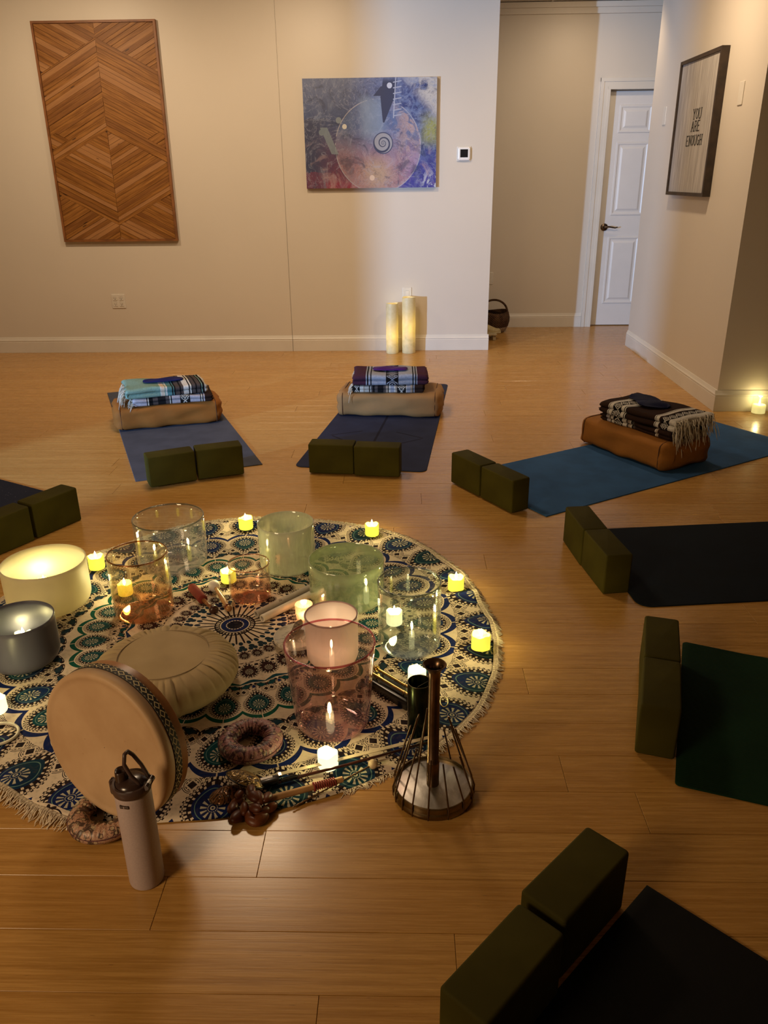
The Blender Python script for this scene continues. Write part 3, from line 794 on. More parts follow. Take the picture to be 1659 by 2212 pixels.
def eye_pillow(corner, deg, a, d, z, L, D, H, mat, label, rot, seed, crumple=0):
    x, y = at(corner, deg, a, d); rnd_ = random.Random(seed); ph = [rnd_.uniform(0, 6) for _ in range(6)]
    m = MB(); rs = []; N = 24
    for i in range(N+1):
        s = -1+2*i/N; f = (1-abs(s)**5)**.5*.96+.04; ring = []
        for j in range(24):
            t_ = 2*pi*j/24
            yy = D/2*cos(t_)*(f**.5)*(1+crumple*.35*sin(3*s+ph[0])); zz = H/2*sin(t_)*f*(1-.25*s*s)
            ring.append((s*L/2, yy+crumple*.012*sin(4*s+ph[1]), H/2+zz+(.003+crumple*.010)*sin(5*s+ph[2]+2*t_)*max(0, sin(t_))))
        rs.append(ring)
    m.rings(rs, True, True); o = m.build('eye_pillow', mat, None, True)
    place(o, (x, y, z), (0, 0, radians(deg+rot))); return tag(o, label, 'eye pillow', 'satin eye pillows on the blankets')
eye_pillow(cA, dA, .315, .155, .2545, .24, .09, .016, satin('navy_satin', (.004, .009, .085)), 'navy satin eye pillow on the mint green blanket', 0, 1)
eye_pillow(cB, dB, .325, .17, .266, .22, .10, .018, satin('purple_satin', (.045, .006, .105)), 'purple satin eye pillow on the blue-grey and plum blanket', 4, 2)
eye_pillow(cC, dC, .30, .20, .264, .27, .11, .020, satin('dark_navy_satin', (.003, .005, .030)), 'crumpled dark navy eye pillow on the espresso blanket', -6, 3, 1)

# ================================================================== ROUND CLOTH
RC = Vector((-.563, 2.301, 0))
def rug_mat():
    m = Mat('mandala_print'); v = m.tex(); x, y, z = m.xyz(v)
    r = hyp(x, y); th = y.at2(x)+radians(4.5); N = 30
    ph = ((th*(N/(2*pi))).frac()-.5)*(2*pi/N)          # angle inside one wedge
    u = r*ph.sin(); vv = r*ph.cos()
    ring = lambda a: vv.gt(a)
    s1, s2, s3, s4 = ring(.238), ring(.335), ring(.525), ring(.738)
    vc = .197+s1*.090+s2*.166+s3*.195+s4*.190          # centre of this ring's drop
    R = .0160+s1*.0090+s2*.0095+s3*.0125+s4*.0130      # its radius
    X_, Y_ = u/R, (vv-vc)/(R*1.2)
    big = s2
    neg = (Y_*-1).max(0)
    f = hyp(X_*(neg*neg*.42+1), Y_*(neg*-.14+1))       # drop pointing inwards
    CRM = (.68, .57, .44); BLK = (.016, .010, .014); NAV = (.006, .016, .095); TEA = (.003, .055, .070); GRN = (.003, .080, .055); BR = (.035, .013, .014)
    patch = m.noise(v, 3.1, 2); pt2 = m.noise(v, 14, 3)
    fillc = m.mix(s3, TEA, m.mix(patch.step(.42, .56), NAV, TEA)); fillc = m.mix(s4, fillc, m.mix(patch.step(.45, .62), NAV, (.006, .035, .055)))
    fillc = m.mix(s2, BR, fillc)
    fillc = m.mix(pt2.step(.45, .75)*.5, fillc, BLK)
    # crescent cup under each big drop
    cres = hyp(X_, Y_).lt(1.74)*hyp(X_, Y_+.40).gt(1.74)*Y_.gt(.2)*big*X_.abs().gt(.04)
    cresc = m.mix(s3, GRN, NAV)
    col = m.mix(cres, CRM, cresc)
    # coins left and right of the tip
    def coin(col, cx, cy, rr, gate):
        ax = X_.abs()-cx; ay = Y_-cy; d = hyp(ax, ay)*(1/rr)
        inner = ((ax.abs()+ay.abs())*(1/rr)); cross = (inner-.62).abs().lt(.12).max((ax-ay).abs().lt(.05*rr*2)*inner.gt(.6)).max((ax+ay).abs().lt(.05*rr*2)*inner.gt(.6))
        cc = m.mix(d.lt(.66)*(1-cross), CRM, BLK); cc = m.mix(d.band(.76, .83).max(d.band(.93, 1.0)), cc, BLK)
        return m.mix(d.lt(1.0)*gate, col, cc)
    # paisley pair and leaf between rings
    def leaf(col, cx, cy, a, b, ang, fill, gate):
        ax, ay = X_.abs()-cx, Y_-cy; c_, s_ = cos(ang), sin(ang)
        p, q = ax*c_+ay*s_, ay*c_-ax*s_
        d = hyp(p*(1/a), q*(1/b)*(1-p*(.35/a)))
        o = m.mix(d.lt(.62), BLK, fill); o = m.mix(d.band(.74, .86)*((p*14).sin().gt(-.1)), o, CRM)
        return m.mix(d.lt(1.0)*gate, col, o)
    dark = m.mix(s4, m.mix(s3, TEA, (.008, .03, .05)), NAV)
    Y0k = Y_; r3 = s2*(1-s3); Y_ = Y_+r3*.42
    wing = ((Y_+2.30)-X_.abs()*.28).abs().lt(.20-X_.abs()*.13)*X_.abs().lt(1.3)*r3; col = m.mix(wing, col, m.mix(patch.step(.4, .6), NAV, GRN))
    col = leaf(col, .66, -1.62, .66, .30, .45, dark, big)
    col = leaf(col, .0, -1.52, .20, .30, 0, NAV, big)
    col = coin(col, .95, -1.06, .42, big)
    # twig strokes
    tw = ((Y_+X_.abs()*.9)*5.5).sin().gt(.72)*X_.abs().band(.22, .50)*Y_.band(-1.75, -1.25)*big; col = m.mix(tw, col, BLK)
    Y_ = Y0k
    # drop: scalloped clear margin, dotted fringe, filled body, inner line, flower
    ang = Y_.at2(X_)
    col = m.mix(f.lt(1.36)*big, col, CRM)
    nf = s2*14+22
    fr_ = (ang*nf).sin()
    col = m.mix(f.band(1.04, 1.30)*((fr_+.25).max((f-1.20).abs()*-40+1)).gt(.35)*(1-f.band(1.16, 1.23)*fr_.gt(.62)), col, BLK)
    col = m.mix(f.lt(1.04), col, BLK)
    col = m.mix(f.lt(.86), col, fillc)
    col = m.mix(f.band(.86, .98)*(ang*nf*.5).sin().gt(.55), col, CRM)
    col = m.mix((f-.72).abs().lt(.018)*big, col, (.12, .22, .20))
    f2 = hyp(X_, Y_-.12)
    fl_ = f2.band(.24, .50)*(Y_.op('SUBTRACT', .12).at2(X_)*12).sin().gt(f2*-1.6+.85)
    fl_ = fl_.max(f2.band(.17, .205)*(ang*24).sin().gt(-.3)).max(f2.band(.05, .10))
    fl_ = m.mix(1.0, (0, 0, 0), (0, 0, 0)) if 0 else fl_
    col = m.mix(fl_, col, (.50, .47, .36))
    # small twin leaves between the inner drops
    tl = hyp((X_.abs()-.62)*1.4, (Y_+1.75)*1.9).lt(.52)*(1-s2); col = m.mix(tl, col, BR)
    tl2 = hyp((X_.abs()-1.0)*2.4, (Y_+1.0)*2.2).lt(.42)*(1-s2); col = m.mix(tl2, col, BLK)
    # ---- centre sunburst
    a30 = (th*(30/(2*pi))).frac()-.5; aw = a30*r*(2*pi/30)
    petal = hyp(aw*1.15, ((r-.150)*1.0)).lt(.0105).max(hyp((aw.abs()-.0075)*1.0, (r-.164)*.8).lt(.0075)).max(hyp(aw*1.2, (r-.126)*.8).lt(.0085))
    col_c = m.mix(petal, CRM, m.mix(patch.step(.4, .6), (.012, .016, .05), (.008, .03, .05)))
    rays = a30.abs().gt(.5-.10-(.125-r)*1.6)*r.band(.055, .125); col_c = m.mix(rays, col_c, BLK)
    lace = r.lt(.068)*hyp(((th*(34/(2*pi))).frac()-.5)*.011, (r-.058)*.6).gt(.0034); col_c = m.mix(lace, col_c, BLK)
    col_c = m.mix(r.lt(.050), col_c, CRM); col_c = m.mix(r.lt(.046), col_c, NAV)
    col_c = m.mix(r.band(.026, .030)*((th*18).sin().gt(-.5)), col_c, CRM); col_c = m.mix(r.lt(.0255), col_c, (.006, .006, .016))
    col = m.mix(r.lt(.174), col, col_c)
    # ---- flowered border
    bt = th*(75/(2*pi)); bx = (bt.frac()-.5)*r*(2*pi/75)
    fw = hyp(bx, r-.902); fa = (r-.902).at2(bx)
    bl = fw.lt((fa*5).sin()*.0055+.014)*fw.gt(.003)
    vine = ((r-.902)-(bt*2*pi).sin()*.010).abs().lt(.0022).max(hyp(bx.abs()-.028, (r-.910)*.8).lt(.008))
    cb = m.mix(bl.max(vine), CRM, BLK)
    col = m.mix(r.gt(.884), col, cb)
    wear = m.noise(v, 90, 2).step(.45, .75)*.22; col = m.mix(wear, col, (.10, .07, .05))
    m.set(col, .9, 0, .08); m.bump(m.noise(v, 420, 2)+m.noise(v, 12, 3)*4, .25, .0015); return m.m
# outline radius of the cloth, measured round the edge: (angle deg, radius incl. fringe)
EDGE = [(-180, .925), (-150, .925), (-128, .925), (-116, .930), (-105.9, .948), (-94.5, .940), (-85.9, .931), (-75, .931), (-66, .933), (-55, .938), (-44.6, .937), (-32.7, .937), (-19.5, .923), (-8.4, .908), (10.9, .886), (33.2, .908), (53.6, .946), (76, .939), (90, .954), (108.6, .953), (136.8, .890), (160, .915), (180, .925)]
def edge_r(a):
    d = math.degrees(a); d = (d+180) % 360-180
    for (a0, r0), (a1, r1) in zip(EDGE[:-1], EDGE[1:]):
        if a0 <= d <= a1: t_ = (d-a0)/(a1-a0); t_ = t_*t_*(3-2*t_); return r0+(r1-r0)*t_
    return .925
def cloth_z(a, q):
    """height of the cloth at angle a and share q of the edge radius: a few soft rucks near the rim"""
    z = .0042
    for (ac, w_, h_, q0) in ((14, 2.6, .016, .80), (1, 2.2, .012, .86), (25, 2.2, .010, .85), (-12, 2.0, .007, .86), (40, 2.5, .006, .88), (-118, 3.0, .012, .90), (-108, 2.2, .010, .93), (62, 2.5, .005, .9), (140, 3, .008, .88), (168, 3, .008, .9)):
        d = (math.degrees(a)-ac+180) % 360-180
        z += h_*exp(-(d/w_)**2)*max(0, min(1, (q-q0)/(1-q0)*1.6))
    return z
rug = thing('round_cloth', (RC.x, RC.y, 0), 'round fringed cloth printed with a blue, teal and cream mandala, under the bowls', 'tapestry')
m = MB(); NA = 540; qs = [0.004, .05, .1, .2, .3, .4, .5, .6, .7, .76, .8, .83, .86, .885, .91, .93, .95, .965, .98, .99, 1.0]
m.rings([[((edge_r(2*pi*j/NA)-.050)*q*cos(2*pi*j/NA), (edge_r(2*pi*j/NA)-.050)*q*sin(2*pi*j/NA), cloth_z(2*pi*j/NA, q)) for j in range(NA)] for q in qs]+
        [[((edge_r(2*pi*j/NA)-.050)*cos(2*pi*j/NA), (edge_r(2*pi*j/NA)-.050)*sin(2*pi*j/NA), max(.0004, cloth_z(2*pi*j/NA, 1)-.0022)) for j in range(NA)]], True)
m.build('printed_cloth', rug_mat(), rug, True)
m = MB(); tm = Mat('crochet_tape'); v = tm.tex(); x, y, z = tm.xyz(v); th_ = y.at2(x); hole = ((th_*240).sin().gt(.1))
n_ = tm.voro(v, 260); tm.set(tm.mix(n_.step(.2, .5), (.72, .63, .50), (.50, .41, .30)), .9, 0, .1); tm.bump((th_*480).sin()+n_, .6, .002)
def hidden(a):
    d = (math.degrees(a)+180) % 360-180; return -97 < d < -47     # the fringe is turned under here
def rim(j, dr, dz=0):
    a = 2*pi*j/NA; r_ = edge_r(a)-.050+dr; return (r_*cos(a), r_*sin(a), max(.0006, cloth_z(a, 1)-.002+dz))
seg = [j for j in range(NA)]
rs = []
for j in range(NA+1):
    if hidden(2*pi*j/NA): 
        if rs: m.rings(rs, True, True, True); rs = []
        continue
    rs.append([rim(j, -.001, .0012), rim(j, .003, .0030), rim(j, .013, .0028), rim(j, .016, .001), rim(j, .013, -.0006), rim(j, .003, -.0006)])
if rs: m.rings(rs, True, True, True)
m.build('crochet_trim', tm.m, rug, True)
fm = MB(); rnd = random.Random(11); NS = 900
for i in range(NS):
    a = 2*pi*(i+rnd.uniform(-.3, .3))/NS
    if hidden(a): continue
    for k in range(2):
        L_ = .024*rnd.uniform(.6, 1.25)*(1.5 if -125 < ((math.degrees(a)+180) % 360-180) < -97 else 1); da = rnd.uniform(-.012, .012); r0 = edge_r(a)-.050+.012; zz = cloth_z(a, 1)
        pts = []
        for q in range(5):
            t_ = q/4; aa = a+da*t_+.004*sin(t_*5+i)*t_; r_ = r0+L_*t_*(1-.15*t_)
            pts.append((r_*cos(aa), r_*sin(aa), max(.0012, (zz)*(1-t_)**1.3+.0012+.002*k*(1-t_))))
        fm.tube(pts, [.0014, .0015, .0013, .0011, .0006], 4)
tag(fm.build('fringe', plain('rug_fringe', (.70, .60, .46), .9), rug, True), kind='stuff')
# the turned-under front hem: a few frayed ends peeping out
fm = MB()
for i in range(70):
    a = radians(rnd.uniform(-62, -47)); r0 = edge_r(a)-.052; L_ = rnd.uniform(.010, .022); da = rnd.uniform(-.03, .03)
    fm.tube([((r0+L_*q)*cos(a+da*q), (r0+L_*q)*sin(a+da*q), max(.0011, .0035*(1-q))) for q in (0, .5, 1)], [.0013, .0013, .0007], 4)
tag(fm.build('frayed_hem', plain('rug_fringe_b', (.62, .52, .40), .9), rug, True), kind='stuff')
ZR = .0046      # top of the cloth

# ================================================================== BOWLS
def bowl(label, x, y, r, h, mat, r2=None, rb=.028, th=.004, rimmat=None, name='singing_bowl', group='crystal singing bowls on the round cloth', lip=0, vz=None):
    """open cylinder with a rounded foot; r at the rim, r2 at the foot"""
    t = thing(name, (x, y, ZR), label, 'bowl', 0, group); r2 = r2 or r
    pr = [(.001, 0), (r2-rb, 0)]
    for i in range(1, 9): a = i*pi/16; pr.append((r2-rb+rb*sin(a), rb-rb*cos(a)))
    for i in range(1, 9): q = i/8; pr.append((r2+(r-r2)*q+lip*(q**6), rb+(h-rb)*q))
    inner = []
    for i in range(7, -1, -1): q = i/8; inner.append((r2+(r-r2)*q-th, rb+(h-rb)*q))
    rbi = rb-th*.5
    for i in range(7, -1, -1): a = i*pi/16; inner.append((r2-rb+(rb-th)*sin(a), rb-(rb-th)*cos(a)))
    inner.append((.001, th))
    top = pr[-1]
    m = MB().lathe(pr+[(top[0]-th*.3, h+th*.25), (top[0]-th*.7, h+th*.25), (top[0]-th, h)]+inner, 72)
    m.build('vessel', mat, t, True, angle=60)
    if rimmat:
        MB().tube([((top[0]-th/2)*cos(2*pi*j/72), (top[0]-th/2)*sin(2*pi*j/72), h+th*.15) for j in range(72)], th*.75, 6, closed=True).build('rim', rimmat, t, True)
    return t
def frost(name, col, trans=.5, rough=.5, base=None, bump=0, spec=.5):
    m = Mat(name); v = m.tex(); m.t.nodes.remove(m.b); n = m.noise(v, 8, 3)
    c = m.mix(n.step(.3, .7), tuple(q*.94 for q in col), col)
    di = node(m, 'ShaderNodeBsdfDiffuse', Color=c); tl = node(m, 'ShaderNodeBsdfTranslucent', Color=c)
    gl = node(m, 'ShaderNodeBsdfGlossy', Color=(1, 1, 1), Roughness=rough)
    s = shader_mix(m, X(m.t, node(m, 'ShaderNodeFresnel', IOR=1.45))*.7, shader_mix(m, trans, di, tl), gl)
    m.t.links.new(s, m.out.inputs[0]); return m.m
rim_c = glass('rim_glass', (.62, .66, .62), refl=1.0, ior=1.9); rim_p = glass('rim_pink', (.80, .45, .50), refl=1, ior=1.9)
bowl('large frosted white bowl glowing from the candle inside, at the left edge', -1.239, 2.436, .140, .170, frost('frosted_white', (.86, .80, .62), .55), rb=.045)
bowl('dark grey satin bowl holding a small candle, at the left edge', -1.172, 2.079, .107, .155, frost('frosted_grey', (.115, .115, .16), .12, .35), rb=.045)
bowl('largest clear glass bowl at the back left of the cloth', -.889, 2.752, .133, .200, glass('clear_blue', (.955, .965, .975), .12, (.45, .50, .56), refl=1.0), rimmat=rim_c, rb=.04)
bowl('amber glass bowl left of the mallets', -.891, 2.385, .100, .224, glass('amber_glass', (.985, .94, .86), .10, (.5, .38, .2), refl=1.0, low=(.09, .0, (.88, .66, .52))), rimmat=glass('rim_amber', (.62, .42, .25), refl=1, ior=1.9), rb=.022)
bowl('tall milky white bowl at the back centre of the cloth', -.442, 2.736, .106, .186, glass('milky_glass', (.92, .95, .86), lambda m, x, y, z, v: (m.noise(m.vec(x*22, y*22, z*5), 1, 4, .6).step(.3, .7)*.35+.30+z.step(.10, .19)*.25), (.70, .72, .60), refl=.9), rb=.022)
bowl('small rose and copper tinted glass bowl in the middle of the cloth', -.541, 2.486, .073, .138, glass('rose_glass', (.99, .965, .945), .04, (.6, .4, .3), refl=1.0, low=(.075, .02, (.88, .68, .58))), rimmat=glass('rim_rose', (.70, .50, .40), refl=1, ior=1.9), rb=.025, th=.003)
bowl('wide pale green frosted bowl right of centre', -.197, 2.468, .131, .165, glass('green_glass', (.88, .93, .85), lambda m, x, y, z, v: (m.noise(v, 12, 4, .6).step(.3, .7)*.30+.10+z.step(.115, .150)*.45), (.50, .58, .38), refl=1.0, rough=.05), rb=.03)
bowl('clear glass cylinder bowl at the right of the cloth', .019, 2.171, .098, .231, glass('clear_smoke', (.935, .955, .925), .07, (.5, .55, .5), refl=1.0, low=(.05, .0, (.84, .87, .90))), rimmat=rim_c, rb=.028)
bowl('large pink glass bowl in the front centre of the cloth', -.192, 1.779, .120, .258, glass('pink_glass', (.985, .925, .92), .04, (.7, .4, .4), refl=1.0, low=(.06, .0, (.93, .82, .83)), gcol=(1, .90, .97)), r2=.101, rimmat=rim_p, rb=.034)
bowl('small frosted blush bowl seen behind the pink glass bowl', -.218, 2.093, .081, .160, frost('frosted_blush', (.86, .76, .70), .42, .4), rb=.03, r2=.079, rimmat=plain('rim_blush', (.34, .22, .20), .4))

# ================================================================== CANDLES
FLAME = emit('flame', (1, .93, .62), 14)
def wax_mat(name, col, e, grad=None):
    m = Mat(name); v = m.tex(); x, y, z = m.xyz(v); n = m.noise(v, 30, 3)
    m.set(col, .5, 0, .4); g = n*.5+.75
    if grad: g = g*(((z-grad[0])*(1/grad[1])).pow(2)*-1).op('EXPONENT')+grad[2]
    m.b.inputs['Emission Color'].default_value = tuple(col[:3])+(1,) if not isinstance(e, tuple) else e[1]+(1,)
    st = e if not isinstance(e, tuple) else e[0]
    m.t.links.new((g*st).k, m.b.inputs['Emission Strength']); return m.m
WAX = wax_mat('votive_wax', (.80, .68, .16), (1.0, (1, .86, .07)))
WAXW = wax_mat('votive_wax_white', (.85, .80, .50), (1.5, (1, .93, .50)))
def candle(label, x, y, z, r, h, wax=WAX, power=.8, seed=1, col=(1, .84, .34), wick=True, cup=False, group='flameless votive candles'):
    t = thing('votive_candle', (x, y, z), label, 'candle', 0, group); rnd_ = random.Random(seed); p0 = rnd_.uniform(0, 6)
    hb = h*.80
    wob = lambda a, rr_, zz: (.0035*sin(2*a+p0)+.0018*sin(5*a+p0*2)) if zz > hb*.8 else 0
    MB().lathe([(.001, 0), (r*.95, 0), (r, .003), (r*.99, hb*.5), (r, hb*.96), (r*.93, hb), (r*.84, hb*.97), (r*.78, hb*.86), (.001, hb*.80)], 32, wob=wob).build('wax', wax, t, True, angle=70)
    MB().lathe([(.0006, -.008), (.0035, -.004), (.0052, .003), (.0042, .010), (.002, .017), (.0003, .022)], 12, c=(0, 0, hb*.88+.004)).build('flame', FLAME, t, True)
    light('flame_glow', 'POINT', (0, 0, h+.018), power, col, .012, parent=t)
    return t
candle('votive candle between the frosted white bowl and the clear bowl, back left', -1.179, 2.724, ZR, .030, .063, seed=1)
candle('votive candle at the back rim, left of the milky white bowl', -.671, 3.101, ZR, .030, .060, seed=2)
candle('votive candle at the back rim, farthest right on the cloth', -.130, 3.033, ZR, .029, .060, seed=3)
candle('votive candle at the right rim, upper of the two beside the clear cylinder bowl', .190, 2.552, ZR, .029, .064, seed=4)
candle('votive candle at the right rim, nearer of the two, its wick showing', .244, 2.160, ZR, .030, .065, seed=5)
candle('votive candle seen through the amber glass bowl', -1.000, 2.515, ZR, .026, .055, seed=6)
candle('votive candle seen behind the small rose bowl', -.647, 2.615, ZR, .028, .055, seed=7)
candle('votive candle glowing behind the clear cylinder bowl', -.030, 2.315, ZR, .027, .058, wax=WAXW, seed=8, power=.6)
candle('white glowing candle in front of the pink bowl, behind the bow', -.191, 1.612, ZR, .026, .052, wax=WAXW, seed=9, power=.5)
candle('white glowing candle hidden behind the black metal cup', .040, 1.975, ZR, .027, .055, wax=WAXW, seed=10, power=.5)
candle('glowing candle cut by the left edge, above the white ring', -1.146, 1.83, ZR, .030, .055, wax=WAXW, seed=11, power=.5)
candle('small candle inside the frosted blush bowl', -.221, 2.06, ZR+.006, .022, .045, seed=14, power=.26, col=(1, .74, .50))
WAXD = wax_mat('votive_wax_dim', (.70, .68, .48), (.35, (1, .9, .55)))
candle('small candle inside the frosted white bowl', -1.290, 2.515, ZR+.007, .027, .060, wax=WAX, seed=12, power=.75)
candle('small candle inside the dark grey bowl', -1.205, 2.155, ZR+.007, .026, .062, wax=WAXD, seed=13, power=.28)
# candle in a glass at the right wall
t = thing('glass_candle', (2.208, 4.86, 0), 'candle burning in a clear glass at the right edge, against the wall', 'candle')
MB().lathe([(.001, .0005), (.040, .0005), (.044, .004), (.044, .105), (.0415, .105), (.0415, .008), (.001, .008)], 40).build('glass', glass('tumbler', (.97, .98, .95), .0, refl=.6), t, True, angle=50)
MB().lathe([(.001, .009), (.040, .009), (.0405, .055), (.036, .060), (.001, .056)], 32).build('wax', wax_mat('tumbler_wax', (.7, .66, .3), (.7, (1, .86, .35))), t, True, angle=50)
MB().lathe([(.0006, .058), (.0045, .066), (.005, .074), (.003, .084), (.0004, .092)], 12).build('flame', FLAME, t, True)
light('flame_glow', 'POINT', (0, 0, .10), .5, (1, .80, .35), .015, parent=t)
# tall pillars
def pillar(label, x, y, r, h, gz, seed):
    t = thing('pillar_candle', (x, y, 0), label, 'candle', 0)
    rnd_ = random.Random(seed); p0 = rnd_.uniform(0, 6)
    m = Mat('pillar_wax'); v = m.tex(); X0, Y0_, Z0 = m.xyz(v); n = m.noise(v, 22, 4, .6)
    m.set(m.mix(n.step(.3, .7), (.56, .49, .28), (.66, .58, .36)), .5)
    g = (((Z0-gz+(n-.5)*.06)*(1/(h*.26))).pow(2)*-1).op('EXPONENT')
    hot = (((Z0-gz*.92)*(1/.045)).pow(2)*-1-((X0-.012)*(1/.016)).pow(2)).op('EXPONENT')
    m.b.inputs['Emission Color'].default_value = (1, .62, .06, 1); m.t.links.new((g*(n*.4+.8)*.52+hot*.3+.02).k, m.b.inputs['Emission Strength'])
    MB().lathe([(.001, .0006), (r*.97, .0006), (r, .004)]+[(r*(1+.012*sin(q*1.7+p0)), h*q/12) for q in range(1, 12)]+[(r, h*.97), (r*.97, h), (r*.86, h-.002), (r*.80, h-.012), (r*.80, h-.04), (.001, h-.045)], 40, wob=lambda a, rr_, zz: .003*sin(2*a+p0) if zz > h*.9 else 0).build('wax', m.m, t, True, angle=60)
    light('pillar_glow', 'POINT', (0, 0, h+.02), .06, (1, .75, .3), .02, parent=t)
pillar('shorter tall pillar candle on the left, against the back wall', -.090, 6.80, .051, .415, .16, 1)
pillar('taller pillar candle on the right, against the back wall', .050, 6.81, .056, .462, .22, 5)
# speckled mercury glass
t = thing('mercury_glass_votive', (-.335, 2.346, ZR), 'small speckled silver glass holder with a lit tealight, by the blush bowl', 'candle holder')
mg = glass('mercury_glass', (.95, .80, .66), lambda m, x, y, z, v: m.voro(v, 230).gt(.30)*.55, (.75, .52, .36), refl=1.0, rough=.15)
MB().lathe([(.001, 0), (.027, 0), (.030, .004), (.031, .054), (.0295, .0545), (.028, .006), (.001, .004)], 40).build('holder', mg, t, True, angle=60)
s_ = MB().lathe([(.001, .005), (.018, .005), (.018, .016), (.001, .016)], 24).build('tealight', wax_mat('tealight_wax', (.9, .8, .6), (3.5, (1, .85, .6))), t, True, angle=50)
light('flame_glow', 'POINT', (0, 0, .035), .35, (1, .72, .42), .01, parent=t)

# ================================================================== CUSHIONS, DRUM, BOTTLE
def zafu():
    t = thing('meditation_cushion', (-.690, 1.940, ZR), 'round beige pleated meditation cushion behind the frame drum', 'cushion', .3)
    mt = Mat('beige_cotton'); v = mt.tex(); n = mt.noise(v, 6, 3)
    mt.set(mt.mix(n.step(.3, .7), (.38, .285, .155), (.45, .345, .20)), .85, 0, .2); mt.bump(mt.noise(v, 500, 2)*.2+mt.noise(v, 16, 3), .3, .004)
    R, Hh, NP, NA_ = .208, .125, 12, 360
    def top(r, a):                      # height over the middle plane, 0..1
        return (1-min(1, (r/R))**4.2)**.52
    def ring(q, side):
        P = []
        for j in range(NA_):
            a = 2*pi*j/NA_; r = R*q
            w_ = ((a*NP/(2*pi)+.25*sin(a*3)) % 1.0)
            crease = exp(-((w_-.5)/.045)**2)+.5*exp(-((w_-.24)/.04)**2)+.3*exp(-((w_-.76)/.04)**2)
            g = max(0, min(1, (q-.62)/.12))*(1 if q < .98 else .9)
            puff = sin(pi*w_)**.6
            h = Hh/2*top(r, a)*(1 if side > 0 else .93)
            h += g*(.006*puff-.014*crease*(1.05-.2*q))*side*(1 if side > 0 else .5)
            rr_ = r*(1+.010*g*(puff-.6)-.012*g*crease*(q > .9)+.008*sin(2*a+1))
            h += .003*sin(3*a+4*q)*(1-q*.5)*side*min(1, q*2)
            P.append((rr_*cos(a), rr_*sin(a), Hh/2+side*h))
        return P
    qs_t = [.01, .15, .3, .45, .55, .60, .625, .65, .69, .74, .80, .86, .91, .95, .98, .995]
    rs = [ring(q, 1) for q in qs_t]+[ring(1.0, 0)]+[ring(q, -1) for q in reversed(qs_t)]
    rs = [r[::-1] for r in rs]
    m = MB().rings(rs, True, True); zm = min(p[2] for p in m.v); m.v = [(x, y, z-zm) for x, y, z in m.v]; m.build('cover', mt.m, t, True)
    P = [(R*.615*cos(2*pi*j/90)*(1+.008*sin(4*pi*j/90+1)), R*.615*sin(2*pi*j/90)*(1+.008*sin(4*pi*j/90+1)), Hh/2-zm+Hh/2*top(R*.615, 0)+.0005) for j in range(90)]
    MB().tube(P, .0014, 5, closed=True).build('seam', plain('seam_beige', (.25, .18, .10), .9), t, True)
    return t
zafu()
def ring_cushion(x, y, R, r, label, seed, mat):
    t = thing('ring_cushion', (x, y, ZR), label, 'ring cushion', 0, 'patterned ring cushions')
    rnd_ = random.Random(seed); p0 = rnd_.uniform(0, 6); m = MB(); rs = []; N = 160; K = 20
    for j in range(N+1):
        a = 2*pi*(j % N)/N; ring = []
        for k in range(K):
            b = 2*pi*k/K; inn = max(0, -cos(b)); pl = .0022*sin(26*a+p0+2*sin(a*3))*inn+.0008*sin(40*a)*max(0, sin(b))
            rr_ = r*(1+.03*sin(3*a+p0))+pl; zz = r*.92*sin(b)*(1 if sin(b) > 0 else .9)
            ring.append(((R+(rr_)*cos(b))*cos(a), (R+(rr_)*cos(b))*sin(a), max(0, r*.83+zz+pl)))
        rs.append(ring)
    m.rings(rs); m.build('cover', mat, t, True)
    P = [((R+r*1.0)*cos(2*pi*j/80), (R+r*1.0)*sin(2*pi*j/80), r*.98) for j in range(80)]
    MB().tube(P, .0012, 5, closed=True).build('seam', plain('seam_plum', (.10, .03, .035), .8), t, True)
    return t
def brocade(name, ground, g2, dark):
    m = Mat(name); v = m.tex(); a = m.noise(v, 22, 4, .6, 2.2); b = m.voro(v, 55); c = m.noise(v, 60, 3, .6, 1.5)
    col = m.mix(a.step(.44, .50), dark, ground); col = m.mix(((a*14).frac()-.5).abs().lt(.09), col, dark)
    col = m.mix(b.lt(.22), col, g2); col = m.mix((b-.30).abs().lt(.035), col, dark); col = m.mix(c.step(.55, .6)*.5, col, g2)
    m.set(col, .42, 0, .5); m.bump(a+c, .3, .001); return m.m
ring_cushion(-.399, 1.680, .0590, .0245, 'mauve brocade ring cushion lying alone on the cloth', 3, brocade('mauve_brocade', (.42, .20, .22), (.46, .34, .24), (.06, .022, .04)))
ring_cushion(-.690, 1.415, .0590, .0240, 'pink and tan brocade ring cushion under the frame drum', 7, brocade('pink_brocade', (.50, .29, .20), (.46, .37, .24), (.07, .04, .03)))

